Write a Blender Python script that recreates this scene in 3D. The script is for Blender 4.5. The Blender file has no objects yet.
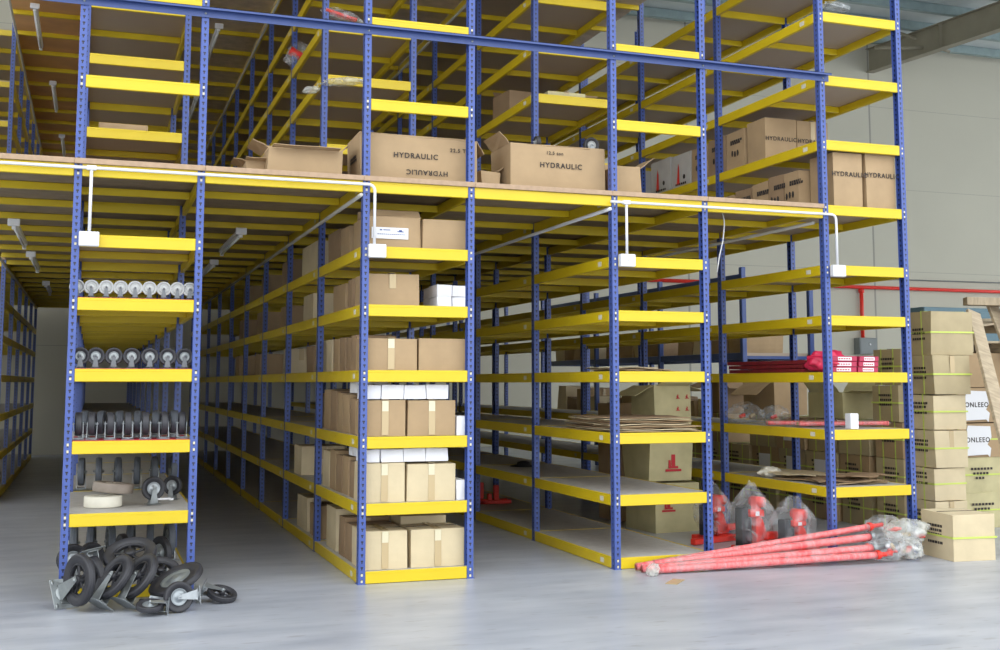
import bpy, math, random
from mathutils import Vector, Matrix, Euler
random.seed(7)
C = bpy.context.scene.collection
PI = math.pi
# ------------------------------------------------------------------ camera
F_PX, YAW, PIT, ROL, EYE, YF, CYO = 1147.28, .34022973, .10131206, -.00080045, 1.58985, 9.1405, -58.828
_cy, _sy, _cp, _sp = math.cos(YAW), math.sin(YAW), math.cos(PIT), math.sin(PIT)
_r = Vector((_cy, -_sy, 0)); FW = Vector((_sy*_cp, _cy*_cp, _sp)); _u = Vector((-_sy*_sp, -_cy*_sp, _cp))
RT = math.cos(ROL)*_r - math.sin(ROL)*_u; UP = math.sin(ROL)*_r + math.cos(ROL)*_u
def ray(x, y): return FW + RT*((x-500)/F_PX) - UP*((y-325-CYO)/F_PX)
def atY(x, y, Y): r = ray(x, y); t = Y/r.y; return Vector((r.x*t, Y, EYE+r.z*t))
def atX(x, y, X): r = ray(x, y); t = X/r.x; return Vector((X, r.y*t, EYE+r.z*t))
def atZ(x, y, Z=0.): r = ray(x, y); t = (Z-EYE)/r.z; return Vector((r.x*t, r.y*t, Z))
cam = bpy.data.cameras.new('camera'); co = bpy.data.objects.new('camera', cam); C.objects.link(co)
co.matrix_world = Matrix((( RT.x, UP.x, -FW.x, 0), (RT.y, UP.y, -FW.y, 0), (RT.z, UP.z, -FW.z, EYE), (0, 0, 0, 1)))
cam.sensor_fit = 'HORIZONTAL'; cam.sensor_width = 36; cam.lens = F_PX/1000*36; cam.shift_y = CYO/1000
cam.clip_end = 300
bpy.context.scene.camera = co
# ------------------------------------------------------------------ materials
MT = {}
def mat(name, col, rough=.6, metal=0., var=.0, vscale=8., col2=None, bump=0., bscale=40., spec=.5, aniso=(1, 1, 1), alpha=None):
    m = bpy.data.materials.new(name); m.use_nodes = True; nt = m.node_tree; b = nt.nodes['Principled BSDF']
    b.inputs['Base Color'].default_value = (*col, 1); b.inputs['Roughness'].default_value = rough
    b.inputs['Metallic'].default_value = metal; b.inputs['Specular IOR Level'].default_value = spec
    if var or bump:
        tc = nt.nodes.new('ShaderNodeTexCoord'); mp = nt.nodes.new('ShaderNodeMapping'); mp.inputs['Scale'].default_value = aniso
        nt.links.new(tc.outputs['Object'], mp.inputs['Vector'])
    if var:
        n = nt.nodes.new('ShaderNodeTexNoise'); n.inputs['Scale'].default_value = vscale; n.inputs['Detail'].default_value = 5
        nt.links.new(mp.outputs[0], n.inputs['Vector'])
        r = nt.nodes.new('ShaderNodeValToRGB'); r.color_ramp.elements[0].position = .3; r.color_ramp.elements[1].position = .7
        c2 = col2 or tuple(c*(1-var) for c in col)
        r.color_ramp.elements[0].color = (*c2, 1); r.color_ramp.elements[1].color = (*col, 1)
        nt.links.new(n.outputs['Fac'], r.inputs[0]); nt.links.new(r.outputs[0], b.inputs['Base Color'])
    if bump:
        n2 = nt.nodes.new('ShaderNodeTexNoise'); n2.inputs['Scale'].default_value = bscale; n2.inputs['Detail'].default_value = 4
        nt.links.new(mp.outputs[0], n2.inputs['Vector'])
        bp = nt.nodes.new('ShaderNodeBump'); bp.inputs['Strength'].default_value = bump; bp.inputs['Distance'].default_value = .01
        nt.links.new(n2.outputs['Fac'], bp.inputs['Height']); nt.links.new(bp.outputs[0], b.inputs['Normal'])
    MT[name] = m; return m
mat('yellow', (.69, .505, .010), .4, 0, .08, 3)
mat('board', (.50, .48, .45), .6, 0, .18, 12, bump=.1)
def two_faced(m, under):                                       # grey on upward faces, brown on all others
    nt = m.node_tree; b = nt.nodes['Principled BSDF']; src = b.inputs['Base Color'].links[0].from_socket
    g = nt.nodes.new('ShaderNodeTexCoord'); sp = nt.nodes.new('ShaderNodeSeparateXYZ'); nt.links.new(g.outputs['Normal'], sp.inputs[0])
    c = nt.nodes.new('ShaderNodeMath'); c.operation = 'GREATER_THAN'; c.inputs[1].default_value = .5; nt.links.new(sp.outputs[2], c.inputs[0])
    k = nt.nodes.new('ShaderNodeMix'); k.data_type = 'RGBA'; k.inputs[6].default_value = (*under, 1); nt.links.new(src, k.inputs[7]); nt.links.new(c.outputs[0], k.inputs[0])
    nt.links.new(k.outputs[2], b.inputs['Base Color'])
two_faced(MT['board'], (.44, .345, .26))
mat('upper_board', (.68, .56, .44), .7, 0, .3, 6, bump=.05)  # deck board tone lightened to stand in for light under the upper deck
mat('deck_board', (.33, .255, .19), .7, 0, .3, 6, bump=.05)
mat('ply', (.80, .46, .19), .7, 0, .3, 1.5, col2=(.58, .30, .15))  # orange ply, its colour brightened in place of light up there
mat('edge_wood', (.45, .31, .20), .7, 0, .2, 20)
mat('white_plastic', (.72, .72, .74), .4)
mat('conduit_grey', (.55, .53, .47), .5)
mat('tag_paper', (.62, .60, .5), .8)
mat('galv', (.34, .365, .37), .4, .6, .2, 25)
mat('zinc', (.40, .43, .45), .38, .7, .15, 30)
mat('rubber', (.035, .035, .042), .5, 0, .3, 12)
mat('rubber_grey', (.11, .125, .15), .5, 0, .3, 12)
mat('nylon', (.44, .45, .44), .45, 0, .1, 12)
mat('cream', (.80, .76, .64), .5, 0, .1, 12)
mat('tan_rubber', (.36, .30, .25), .6, 0, .2, 12)
mat('hub', (.30, .33, .35), .35, .5)
mat('red', (.80, .035, .02), .4, 0, .1, 10)
mat('dark_red', (.22, .015, .025), .5, 0, .3, 10)
mat('magenta', (.85, .04, .12), .45, 0, .4, 9, col2=(.5, .01, .05))
mat('pipe_red', (.72, .085, .09), .3, 0, .45, 14, col2=(.78, .26, .26), aniso=(3, 1, 1))
mat('liner', (.45, .03, .06), .6)
mat('black', (.02, .02, .025), .45)
mat('ink', (.045, .035, .03), .8)
mat('ink_red', (.5, .03, .04), .8)
mat('tape', (.50, .38, .21), .25)
mat('tape_clear', (.66, .60, .42), .15)
mat('strap', (.55, .66, .12), .4)
mat('carton', (.42, .29, .16), .8, 0, .14, 5, bump=.12, bscale=14)
mat('carton_pale', (.64, .53, .34), .8, 0, .12, 5, bump=.12, bscale=14)
mat('crimson', (.42, .02, .07), .45)
mat('carton_olive', (.45, .365, .215), .8, 0, .14, 5, bump=.12, bscale=14)
mat('steel_dark', (.15, .16, .17), .45, .5)
mat('carton_dark', (.33, .22, .125), .82, 0, .16, 5, bump=.15, bscale=14)
mat('carton_green', (.56, .50, .28), .8, 0, .2, 5, bump=.15, bscale=14)
mat('carton_white', (.84, .84, .88), .7, 0, .06, 5, bump=.05, bscale=14)
mat('carton_grey', (.52, .50, .47), .7, 0, .1, 5, bump=.1, bscale=14)
mat('timber', (.50, .40, .27), .8, 0, .35, 6, bump=.3, bscale=20, aniso=(1, 1, 6))
mat('blue_steel', (.045, .08, .25), .4, 0, .1, 8)
mat('teal', (.10, .17, .20), .6, 0, .1, 8)
mat('grey_box', (.20, .22, .22), .5)
mat('roof_sheet', (.62, .66, .66), .5, .2, .1, 3)
mat('purlin', (.33, .42, .42), .5, .4, .2, 4)
mat('rafter', (.33, .30, .22), .6, 0, .15, 2)
mat('tube_glass', (.85, .87, .9), .25)
def hole_paint():
    m = mat('upright_blue', (.055, .095, .34), .36); nt = m.node_tree; b = nt.nodes['Principled BSDF']
    N = lambda t: nt.nodes.new(t)
    def mth(op, a, b_=None, c=None):
        n = N('ShaderNodeMath'); n.operation = op
        for i, v in enumerate((a, b_, c)):
            if v is None: continue
            if isinstance(v, (int, float)): n.inputs[i].default_value = v
            else: nt.links.new(v, n.inputs[i])
        return n.outputs[0]
    tc = N('ShaderNodeTexCoord'); s = N('ShaderNodeSeparateXYZ'); nt.links.new(tc.outputs['Object'], s.inputs[0])
    ax = mth('ABSOLUTE', s.outputs[0]); ay = mth('ABSOLUTE', mth('SUBTRACT', s.outputs[1], .01)); mn = mth('MINIMUM', ax, ay)
    zz = mth('FRACT', mth('DIVIDE', s.outputs[2], .05))       # one keyhole every 5 cm, wide above and narrow below
    wid = mth('ADD', .0048, mth('MULTIPLY', mth('GREATER_THAN', zz, .5), .0052))
    inw = mth('LESS_THAN', mn, wid)
    inz = mth('MULTIPLY', mth('GREATER_THAN', zz, .22), mth('LESS_THAN', zz, .74))
    k = mth('MULTIPLY', inw, inz)
    mx = N('ShaderNodeMix'); mx.data_type = 'RGBA'
    nz = N('ShaderNodeTexNoise'); nz.inputs['Scale'].default_value = 9; nt.links.new(tc.outputs['Object'], nz.inputs['Vector'])
    rp = N('ShaderNodeValToRGB'); rp.color_ramp.elements[0].color = (.046, .08, .27, 1); rp.color_ramp.elements[1].color = (.066, .112, .38, 1)
    nt.links.new(nz.outputs['Fac'], rp.inputs[0])
    nt.links.new(k, mx.inputs[0]); nt.links.new(rp.outputs[0], mx.inputs[6]); mx.inputs[7].default_value = (.008, .008, .02, 1)
    nt.links.new(mx.outputs[2], b.inputs['Base Color'])
hole_paint()
def film(name, col, t, rough=.15):
    m = bpy.data.materials.new(name); m.use_nodes = True; nt = m.node_tree; b = nt.nodes['Principled BSDF']; o = nt.nodes['Material Output']
    b.inputs['Base Color'].default_value = (*col, 1); b.inputs['Roughness'].default_value = rough
    tr = nt.nodes.new('ShaderNodeBsdfTransparent'); mx = nt.nodes.new('ShaderNodeMixShader')
    n = nt.nodes.new('ShaderNodeTexNoise'); n.inputs['Scale'].default_value = 7; n.inputs['Detail'].default_value = 4
    n.inputs['Distortion'].default_value = .8
    tc = nt.nodes.new('ShaderNodeTexCoord'); nt.links.new(tc.outputs['Object'], n.inputs['Vector'])
    r = nt.nodes.new('ShaderNodeMapRange'); r.inputs[1].default_value = .45; r.inputs[2].default_value = .75
    r.inputs[3].default_value = max(0, t-.14); r.inputs[4].default_value = min(1, t+.3)
    nt.links.new(n.outputs['Fac'], r.inputs[0]); nt.links.new(r.outputs[0], mx.inputs[0])
    bp = nt.nodes.new('ShaderNodeBump'); bp.inputs['Strength'].default_value = .6; bp.inputs['Distance'].default_value = .02
    nt.links.new(n.outputs['Fac'], bp.inputs['Height']); nt.links.new(bp.outputs[0], b.inputs['Normal'])
    nt.links.new(tr.outputs[0], mx.inputs[1]); nt.links.new(b.outputs[0], mx.inputs[2]); nt.links.new(mx.outputs[0], o.inputs['Surface'])
    MT[name] = m
film('film', (.75, .78, .8), .22)
film('film_dense', (.72, .73, .68), .45)
film('film_dim', (.60, .55, .55), .09)
def floor_mat():
    m = mat('concrete_floor', (.4, .4, .43), .33); nt = m.node_tree; b = nt.nodes['Principled BSDF']
    tc = nt.nodes.new('ShaderNodeTexCoord')
    def noise(sc, rot, s, det=5):
        mp = nt.nodes.new('ShaderNodeMapping'); mp.inputs['Scale'].default_value = sc; mp.inputs['Rotation'].default_value = (0, 0, rot)
        nt.links.new(tc.outputs['Object'], mp.inputs[0]); n = nt.nodes.new('ShaderNodeTexNoise'); n.inputs['Scale'].default_value = s
        n.inputs['Detail'].default_value = det; nt.links.new(mp.outputs[0], n.inputs['Vector']); return n.outputs['Fac']
    a = noise((.9, 3.5, 1), -.35, 1.3); c = noise((1, 1, 1), 0, .9, 8); d = noise((1, 4, 1), .25, 5)
    r1 = nt.nodes.new('ShaderNodeValToRGB'); r1.color_ramp.elements[0].color = (.35, .375, .43, 1); r1.color_ramp.elements[1].color = (.49, .505, .555, 1)
    r1.color_ramp.elements[0].position = .3; r1.color_ramp.elements[1].position = .72
    nt.links.new(a, r1.inputs[0])
    r2 = nt.nodes.new('ShaderNodeValToRGB'); r2.color_ramp.elements[0].color = (.86, .86, .87, 1); r2.color_ramp.elements[1].color = (1.08, 1.08, 1.06, 1)
    r2.color_ramp.elements[0].position = .3; r2.color_ramp.elements[1].position = .7
    nt.links.new(c, r2.inputs[0])
    r3 = nt.nodes.new('ShaderNodeValToRGB'); r3.color_ramp.elements[0].color = (.78, .76, .75, 1); r3.color_ramp.elements[1].color = (1, 1, 1, 1)
    r3.color_ramp.elements[0].position = .30; r3.color_ramp.elements[1].position = .40
    nt.links.new(d, r3.inputs[0])
    def mul(x, y):
        k = nt.nodes.new('ShaderNodeMix'); k.data_type = 'RGBA'; k.blend_type = 'MULTIPLY'; k.inputs[0].default_value = 1
        nt.links.new(x, k.inputs[6]); nt.links.new(y, k.inputs[7]); return k.outputs[2]
    nt.links.new(mul(mul(r1.outputs[0], r2.outputs[0]), r3.outputs[0]), b.inputs['Base Color'])
floor_mat()
def wall_mat():
    m = mat('wall_panel', (.52, .50, .41), .85, 0, .05, .6); nt = m.node_tree; b = nt.nodes['Principled BSDF']
    tc = nt.nodes.new('ShaderNodeTexCoord'); s = nt.nodes.new('ShaderNodeSeparateXYZ'); nt.links.new(tc.outputs['Object'], s.inputs[0])
    def band(o, off, per, w):
        a = nt.nodes.new('ShaderNodeMath'); a.operation = 'SUBTRACT'; nt.links.new(o, a.inputs[0]); a.inputs[1].default_value = off
        d = nt.nodes.new('ShaderNodeMath'); d.operation = 'DIVIDE'; nt.links.new(a.outputs[0], d.inputs[0]); d.inputs[1].default_value = per
        f = nt.nodes.new('ShaderNodeMath'); f.operation = 'FRACT'; nt.links.new(d.outputs[0], f.inputs[0])
        l = nt.nodes.new('ShaderNodeMath'); l.operation = 'LESS_THAN'; nt.links.new(f.outputs[0], l.inputs[0]); l.inputs[1].default_value = w/per
        return l.outputs[0]
    mx = nt.nodes.new('ShaderNodeMath'); mx.operation = 'MAXIMUM'
    nt.links.new(band(s.outputs[0], 21.03, 6.0, .06), mx.inputs[0]); nt.links.new(band(s.outputs[2], 0, 2.4, .01), mx.inputs[1])
    k = nt.nodes.new('ShaderNodeMix'); k.data_type = 'RGBA'; nt.links.new(mx.outputs[0], k.inputs[0])
    src = b.inputs['Base Color'].links[0].from_socket
    nt.links.new(src, k.inputs[6]); k.inputs[7].default_value = (.30, .29, .25, 1); nt.links.new(k.outputs[2], b.inputs['Base Color'])
wall_mat()
# ------------------------------------------------------------------ mesh helpers
I4 = Matrix.Identity(4)
class MB:
    def __init__(s): s.v = []; s.f = []; s.sm = []
    def add(s, vs, fs, m=None, smooth=False):
        o = len(s.v); m = m or I4
        s.v += [tuple(m @ Vector(v)) for v in vs]; s.f += [tuple(i+o for i in f) for f in fs]; s.sm += [smooth]*len(fs)
    def box(s, x0, x1, y0, y1, z0, z1, m=None):
        s.add([(x0,y0,z0),(x1,y0,z0),(x1,y1,z0),(x0,y1,z0),(x0,y0,z1),(x1,y0,z1),(x1,y1,z1),(x0,y1,z1)],
              [(0,3,2,1),(4,5,6,7),(0,1,5,4),(1,2,6,5),(2,3,7,6),(3,0,4,7)], m)
    def cham(s, x0, x1, y0, y1, z0, z1, c, m=None):           # box with chamfered edges
        cx, cy, cz = (x0+x1)/2, (y0+y1)/2, (z0+z1)/2; hx, hy, hz = (x1-x0)/2, (y1-y0)/2, (z1-z0)/2
        vs = []; ix = {}
        for sx in (-1, 1):
            for sy in (-1, 1):
                for sz in (-1, 1):
                    for a in range(3):
                        p = [sx*(hx-(c if a != 0 else 0)), sy*(hy-(c if a != 1 else 0)), sz*(hz-(c if a != 2 else 0))]
                        ix[(sx, sy, sz, a)] = len(vs); vs.append((cx+p[0], cy+p[1], cz+p[2]))
        fs = []
        S = [(-1,-1),(1,-1),(1,1),(-1,1)]
        for d in (-1, 1):
            fs.append([ix[(d, a, b, 0)] for a, b in (S if d > 0 else S[::-1])])
            fs.append([ix[(a, d, b, 1)] for a, b in (S[::-1] if d > 0 else S)])
            fs.append([ix[(a, b, d, 2)] for a, b in (S if d > 0 else S[::-1])])
        for a in (-1, 1):
            for b in (-1, 1):
                fs.append([ix[(a,b,-1,0)], ix[(a,b,1,0)], ix[(a,b,1,1)], ix[(a,b,-1,1)]][::1 if a*b > 0 else -1][::-1])
                fs.append([ix[(a,-1,b,0)], ix[(a,1,b,0)], ix[(a,1,b,2)], ix[(a,-1,b,2)]][::1 if a*b > 0 else -1])
                fs.append([ix[(-1,a,b,1)], ix[(1,a,b,1)], ix[(1,a,b,2)], ix[(-1,a,b,2)]][::1 if a*b > 0 else -1][::-1])
                for c3 in (-1, 1):
                    t = [ix[(a,b,c3,0)], ix[(a,b,c3,1)], ix[(a,b,c3,2)]]
                    fs.append(t if a*b*c3 > 0 else t[::-1])
        s.add(vs, fs, m)
    def lathe(s, prof, n=24, m=None, smooth=True, close=False):  # prof [(r,z)] about z
        vs = []; fs = []
        for r, z in prof:
            for i in range(n): a = 2*PI*i/n; vs.append((r*math.cos(a), r*math.sin(a), z))
        P = len(prof)
        for j in range(P if close else P-1):
            for i in range(n): fs.append((j*n+i, j*n+(i+1) % n, ((j+1) % P)*n+(i+1) % n, ((j+1) % P)*n+i))
        if not close:
            if prof[0][0] > 1e-6: fs.append(tuple(range(n))[::-1])
            if prof[-1][0] > 1e-6: fs.append(tuple((P-1)*n+i for i in range(n)))
        s.add(vs, fs, m, smooth)
    def tube(s, pts, r, n=10, rr=None):
        pts = [Vector(p) for p in pts]; vs = []; fs = []
        for i, p in enumerate(pts):
            d = (pts[min(i+1, len(pts)-1)]-pts[max(i-1, 0)]).normalized()
            ref = Vector((0, 0, 1)) if abs(d.z) < .9 else Vector((1, 0, 0))
            a = d.cross(ref).normalized(); b = a.cross(d).normalized(); R = rr[i] if rr else r
            for k in range(n): t = 2*PI*k/n; vs.append(p+a*(R*math.cos(t))+b*(R*math.sin(t)))
        for i in range(len(pts)-1):
            for k in range(n): fs.append((i*n+k, i*n+(k+1) % n, (i+1)*n+(k+1) % n, (i+1)*n+k))
        fs.append(tuple(range(n))[::-1]); fs.append(tuple((len(pts)-1)*n+k for k in range(n)))
        s.add(vs, fs, None, True)
    def prism(s, poly, y0, y1, m=None):                        # poly in xz extruded in y
        n = len(poly); vs = [(x, y0, z) for x, z in poly]+[(x, y1, z) for x, z in poly]
        s.add(vs, [tuple(range(n)), tuple(range(2*n-1, n-1, -1))]+[(i, i+n, (i+1) % n+n, (i+1) % n) for i in range(n)], m)
    def mesh(s, name, m):
        me = bpy.data.meshes.new(name); me.from_pydata(s.v, [], s.f); me.materials.append(MT[m])
        me.polygons.foreach_set('use_smooth', s.sm); me.update(); return me
def put(name, me, parent=None, loc=(0, 0, 0), rot=(0, 0, 0)):
    o = bpy.data.objects.new(name, me); C.objects.link(o); o.parent = parent; o.location = loc; o.rotation_euler = rot; return o
def tag(o, label, cat, group=None, kind=None):
    o['label'] = label; o['category'] = cat
    if group: o['group'] = group
    if kind: o['kind'] = kind
    return o
def thing(name, label, cat, loc=(0, 0, 0), rotz=0, group=None):
    o = bpy.data.objects.new(name, None); o.empty_display_size = .1; C.objects.link(o); o.location = loc; o.rotation_euler = (0, 0, rotz)
    return tag(o, label, cat, group)
def struct(name, mb, m):
    o = put(name, mb.mesh(name, m)); o['kind'] = 'structure'; return o
KIDS = {}
def copy_tree(o, parent=None):
    c = o.copy(); C.objects.link(c); c.parent = parent
    for ch in list(o.children): copy_tree(ch, c)
    return c
_dg = None
def text_mesh(s, size, m='ink', ext=.0008):
    cu = bpy.data.curves.new('text', 'FONT'); cu.body = s; cu.size = size; cu.extrude = ext; cu.align_x = 'CENTER'; cu.align_y = 'CENTER'
    cu.space_character = 1.2; cu.offset = size*.018
    o = bpy.data.objects.new('text', cu); C.objects.link(o)
    bpy.context.view_layer.update()
    me = bpy.data.meshes.new_from_object(o.evaluated_get(bpy.context.evaluated_depsgraph_get())); me.materials.clear(); me.materials.append(MT[m])
    bpy.data.objects.remove(o); bpy.data.curves.remove(cu); return me
# ------------------------------------------------------------------ the building
b = MB(); b.add([(-16, -14, 0), (40, -14, 0), (40, 27.6, 0), (-16, 27.6, 0), (-16, -14, -.2), (40, -14, -.2), (40, 27.6, -.2), (-16, 27.6, -.2)],
    [(0,1,2,3),(7,6,5,4),(0,4,5,1),(1,5,6,2),(2,6,7,3),(3,7,4,0)]); struct('floor', b, 'concrete_floor')
b = MB(); b.box(-16, 40, 27.3, 27.6, 0, 12.6); struct('wall_back', b, 'wall_panel')
b = MB(); b.box(-9.3, -9, 4, 27.3, 0, 3.3); struct('wall_left', b, 'wall_panel')  # unseen wall, kept low to darken the aisles and admit daylight above
def roof_z(y): return 11.55-(27.3-y)*.045
b = MB(); b.add([(x, y, roof_z(y)+dz) for dz in (.0, .06) for x, y in ((-16, 6.5), (40, 6.5), (40, 27.3), (-16, 27.3))],
    [(3,2,1,0),(4,5,6,7),(0,1,5,4),(1,2,6,5),(2,3,7,6),(3,0,4,7)]); struct('ceiling', b, 'roof_sheet')
for i in range(13):
    y = 26.6-i*1.55; z = roof_z(y); b = MB(); b.prism([(-15.9, z-.24), (39.9, z-.24), (39.9, z-.01), (-15.9, z-.01)], y-.04, y+.04)
    b.prism([(-15.9, z-.25), (39.9, z-.25), (39.9, z-.235), (-15.9, z-.235)], y-.04, y+.1)
    struct('trim_%d' % (i+1), b, 'purlin')
n = 14
for X in (21.1, 11.0, 1.0):
    b = MB()
    for (dz0, dz1, w) in ((-.95, -.93, .13), (-.93, -.27, .012), (-.27, -.25, .13)):
        b.add([(X+sx*w, y, roof_z(y)+z) for y in (6.6, 27.28) for sx, z in ((-1, dz0), (1, dz0), (1, dz1), (-1, dz1))],
              [(0,1,2,3),(7,6,5,4),(0,4,5,1),(1,5,6,2),(2,6,7,3),(3,7,4,0)])
    for y in (24.2, 17.5): b.box(X-.12, X+.12, y-.01, y+.01, roof_z(y)-.94, roof_z(y)-.26)
    struct('trim_%d' % n, b, 'rafter'); n += 1
# braces under the roof near the wall
for (p, q) in (((875, 48), (940, 48)), ((897, 32), (950, 52))):
    b = MB(); b.tube([atY(*p, 25.5), atY(*q, 24.8)], .045, 8); struct('trim_%d' % n, b, 'rafter'); n += 1
# ------------------------------------------------------------------ the shelving racks
L = 1.9; W = .957; PW = .055; NB = 9; H = .095
LV = {0: .098, 1: .628, 2: 1.157, 3: 1.691, 4: 2.223, 5: 2.700, 6: 3.236, 7: 3.926, 8: 4.62, 9: 5.15, 10: 5.70, 11: 6.42}
LVD = {1: .628, 2: 1.157, 3: 1.691, 4: 2.223, 5: 2.700, 6: 3.272, 7: 3.90, 8: 4.529, 9: 5.158, 10: 5.79}
RX = {'Z': -2.10, 'A': -.178, 'B': 2.04, 'C': 4.272, 'D': 6.472}
def post_mesh(side, h):                                        # channel, closed face outwards, origin at its centre
    b = MB(); t = .0025; w = PW/2; d = .0275; e = .0475; s = side
    xo = -w if s < 0 else w-t
    b.box(xo, xo+t, -d, e, 0, h); b.box(-w, w, -d, -d+t, 0, h); b.box(-w, w, e-t, e, 0, h)
    b.box(-w-.008, w+.008, -d-.008, e+.008, 0, .004)
    return b.mesh('upright', 'upright_blue')
PM = {(s, h): post_mesh(s, h) for s in (-1, 1) for h in (6.75, 5.75)}
def beam_prof(t, h, o):                                        # profile of a rolled shelf beam: face, returned lips
    return [(0, o-.0), (.004, o+.0)]
def side_beam_mesh(sgn):                                       # along +y from post to post, outer face at x=0, top at z=0
    b = MB(); y0, y1 = .0485, L-.0285; s = -sgn
    xs = lambda a, c: (min(a*s, c*s), max(a*s, c*s))
    x0, x1 = xs(0, .036); b.cham(x0, x1, y0, y1, -H, -.018, .004)
    x0, x1 = xs(0, .016); b.cham(x0, x1, y0, y1, -.022, 0, .003)
    for yy in (.94, .96):                                      # rivets at mid span
        for zz in (-.03, -.07): b.lathe([(.004, 0), (.003, .003)], 8, Matrix.Translation((0, yy, zz)) @ Matrix.Rotation(PI/2*sgn, 4, 'Y'))
    return b.mesh('side_beam', 'yellow')
def cross_beam_mesh(end):
    b = MB(); w = W-(2*PW+.002 if end else .075)
    if end: b.cham(-w/2, w/2, -.0275, .008, -H, -.018, .004); b.cham(-w/2, w/2, -.0275, -.012, -.022, 0, .003)
    else: b.cham(-w/2, w/2, -.018, .018, -.082, -.02, .004)
    return b.mesh('cross_beam', 'yellow')
def pin_mesh():
    b = MB(); b.cham(-.008, .008, -.031, -.0277, -.010, .010, .002)
    return b.mesh('locking_pin', 'tape_clear')
def tag_mesh(sgn):
    b = MB(); x = .0012*sgn; b.box(min(0, x), max(0, x), .0, .075, -.07, -.028); return b.mesh('price_label', 'tag_paper')
SB = {s: side_beam_mesh(s) for s in (-1, 1)}; CBE = cross_beam_mesh(True); CBM = cross_beam_mesh(False); PIN = pin_mesh()
TGM = {s: tag_mesh(s) for s in (-1, 1)}
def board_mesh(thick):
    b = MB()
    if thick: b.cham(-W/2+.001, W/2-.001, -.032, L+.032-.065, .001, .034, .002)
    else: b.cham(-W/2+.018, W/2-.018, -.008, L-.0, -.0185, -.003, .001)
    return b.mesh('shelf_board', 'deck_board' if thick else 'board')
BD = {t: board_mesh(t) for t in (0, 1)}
b = MB(); b.cham(-W/2, W/2, -.05, -.033, -.002, .040, .003); EDGE = b.mesh('board_edging', 'edge_wood')
DET = 4
def make_rack(key, label, levels, k0=0, ph=6.75):
    X = RX[key]; cx = X+W/2; root = thing('shelving_rack', label, 'shelving rack', (cx, YF+k0*L, 0), 0, 'long rows of blue and yellow shelving')
    stuff = MB(); nb = NB-k0
    for k in range(nb+1):
        for s in (-1, 1): put('upright', PM[(s, ph)], root, (s*(W/2-PW/2), k*L, 0))
    for l, z in levels.items():
        for k in range(nb):
            far = k+k0 >= DET
            if key in 'ABC' and k == 0 and 7 <= l <= 10:               # open bay above the deck: only the front beams
                if l < 9:
                    c = put('cross_beam', CBE, root, (0, 0, z))
                    for sx in (-1, 1):
                        for zz in (-.025, -.075): put('locking_pin', PIN, c, (sx*(W/2-PW/2), 0, zz))
                continue
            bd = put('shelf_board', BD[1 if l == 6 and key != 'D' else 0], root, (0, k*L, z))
            if k == 0 and l == 6 and key != 'D': put('board_edging', EDGE, bd)
            if not far:
                for s in (-1, 1):
                    sb = put('side_beam', SB[s], root, (s*W/2, k*L, z))
                    for yy in (.2,): put('price_label', TGM[s], sb, (0, yy, 0))
                c = put('cross_beam', CBE, root, (0, k*L, z)); put('cross_beam', CBM, root, (0, (k+.5)*L, z))
                if k == 0:
                    for sx in (-1, 1):
                        for zz in (-.025, -.075): put('locking_pin', PIN, c, (sx*(W/2-PW/2), 0, zz))
            else:
                for s in (-1, 1): x = s*W/2; stuff.box(min(x, x-s*.034), max(x, x-s*.034), k*L+.0485, (k+1)*L-.0285, z-H, z)
                stuff.box(-W/2+.053, W/2-.053, k*L-.02, k*L+.01, z-H, z-.019)
                stuff.box(-W/2+.037, W/2-.037, (k+.5)*L-.018, (k+.5)*L+.018, z-H+.012, z-.02)
    if stuff.v: o = put('shelf_beam', stuff.mesh('shelf_beam', 'yellow'), root); o['kind'] = 'stuff'
    return root
make_rack('Z', 'distant blue and yellow rack along the far left edge, left of the dim aisle', LV, 4)
make_rack('A', 'blue and yellow shelving rack holding rows of caster wheels, nearest the left', LV)
make_rack('B', 'blue and yellow shelving rack filled with brown and white cartons up to the deck', LV)
make_rack('C', 'blue and yellow shelving rack with mostly bare lower shelves and flattened cardboard', LV)
make_rack('D', 'rightmost blue and yellow rack, with strapped cartons stacked beside it and no bottom shelf', LVD, 0)
# ------------------------------------------------------------------ mezzanine decks spanning the aisles
def joist_mesh(w, h): b = MB(); b.cham(0, w, -.02, .02, -h, -.001, .004); return b.mesh('joist', 'yellow')
def deck(x0, x1, z, label, m, k0=0, front=True):
    root = thing('mezzanine_deck', label, 'mezzanine deck', (x0, YF+k0*L, z), 0, 'timber decks bridging the aisles'); w = x1-x0
    ln = (NB-k0)*L; jm = joist_mesh(w-.004, .062); jf = joist_mesh(w-.004, H)
    b = MB(); n = 12
    for i in range(n): b.box(.0, w, i*ln/n-(.032 if i == 0 else -.001), (i+1)*ln/n-.001, .001, .034)
    put('deck_board', b.mesh('deck_board', m), root)
    if front:
        b = MB(); b.cham(0, w, -.05, -.033, -.002, .040, .003); put('board_edging', b.mesh('board_edging', 'edge_wood'), root)
    for k in range((NB-k0)*2+1): put('joist', jf if k == 0 else jm, root, (.002, k*L/2+(0 if k < (NB-k0)*2 else -.03)-(.007 if k == 0 else 0), 0))
gaps = [(-4.6, RX['Z'], 'left of the far left rack', 4), (RX['Z']+W, RX['A'], 'between the far left rack and the caster rack', 0), (RX['A']+W, RX['B'], 'between the caster rack and the carton rack', 0),
        (RX['B']+W, RX['C'], 'between the carton rack and the half-empty rack', 0), (RX['C']+W, RX['D'], 'between the half-empty rack and the rightmost rack', 0)]
for x0, x1, ph, k0 in gaps:
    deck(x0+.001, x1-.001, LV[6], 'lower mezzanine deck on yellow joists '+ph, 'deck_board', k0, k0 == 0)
    deck(x0+.001, x1-.001, LV[11], 'upper mezzanine deck on yellow joists '+ph, 'ply' if x0 < -1.0 else 'upper_board', 0, False)
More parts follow.
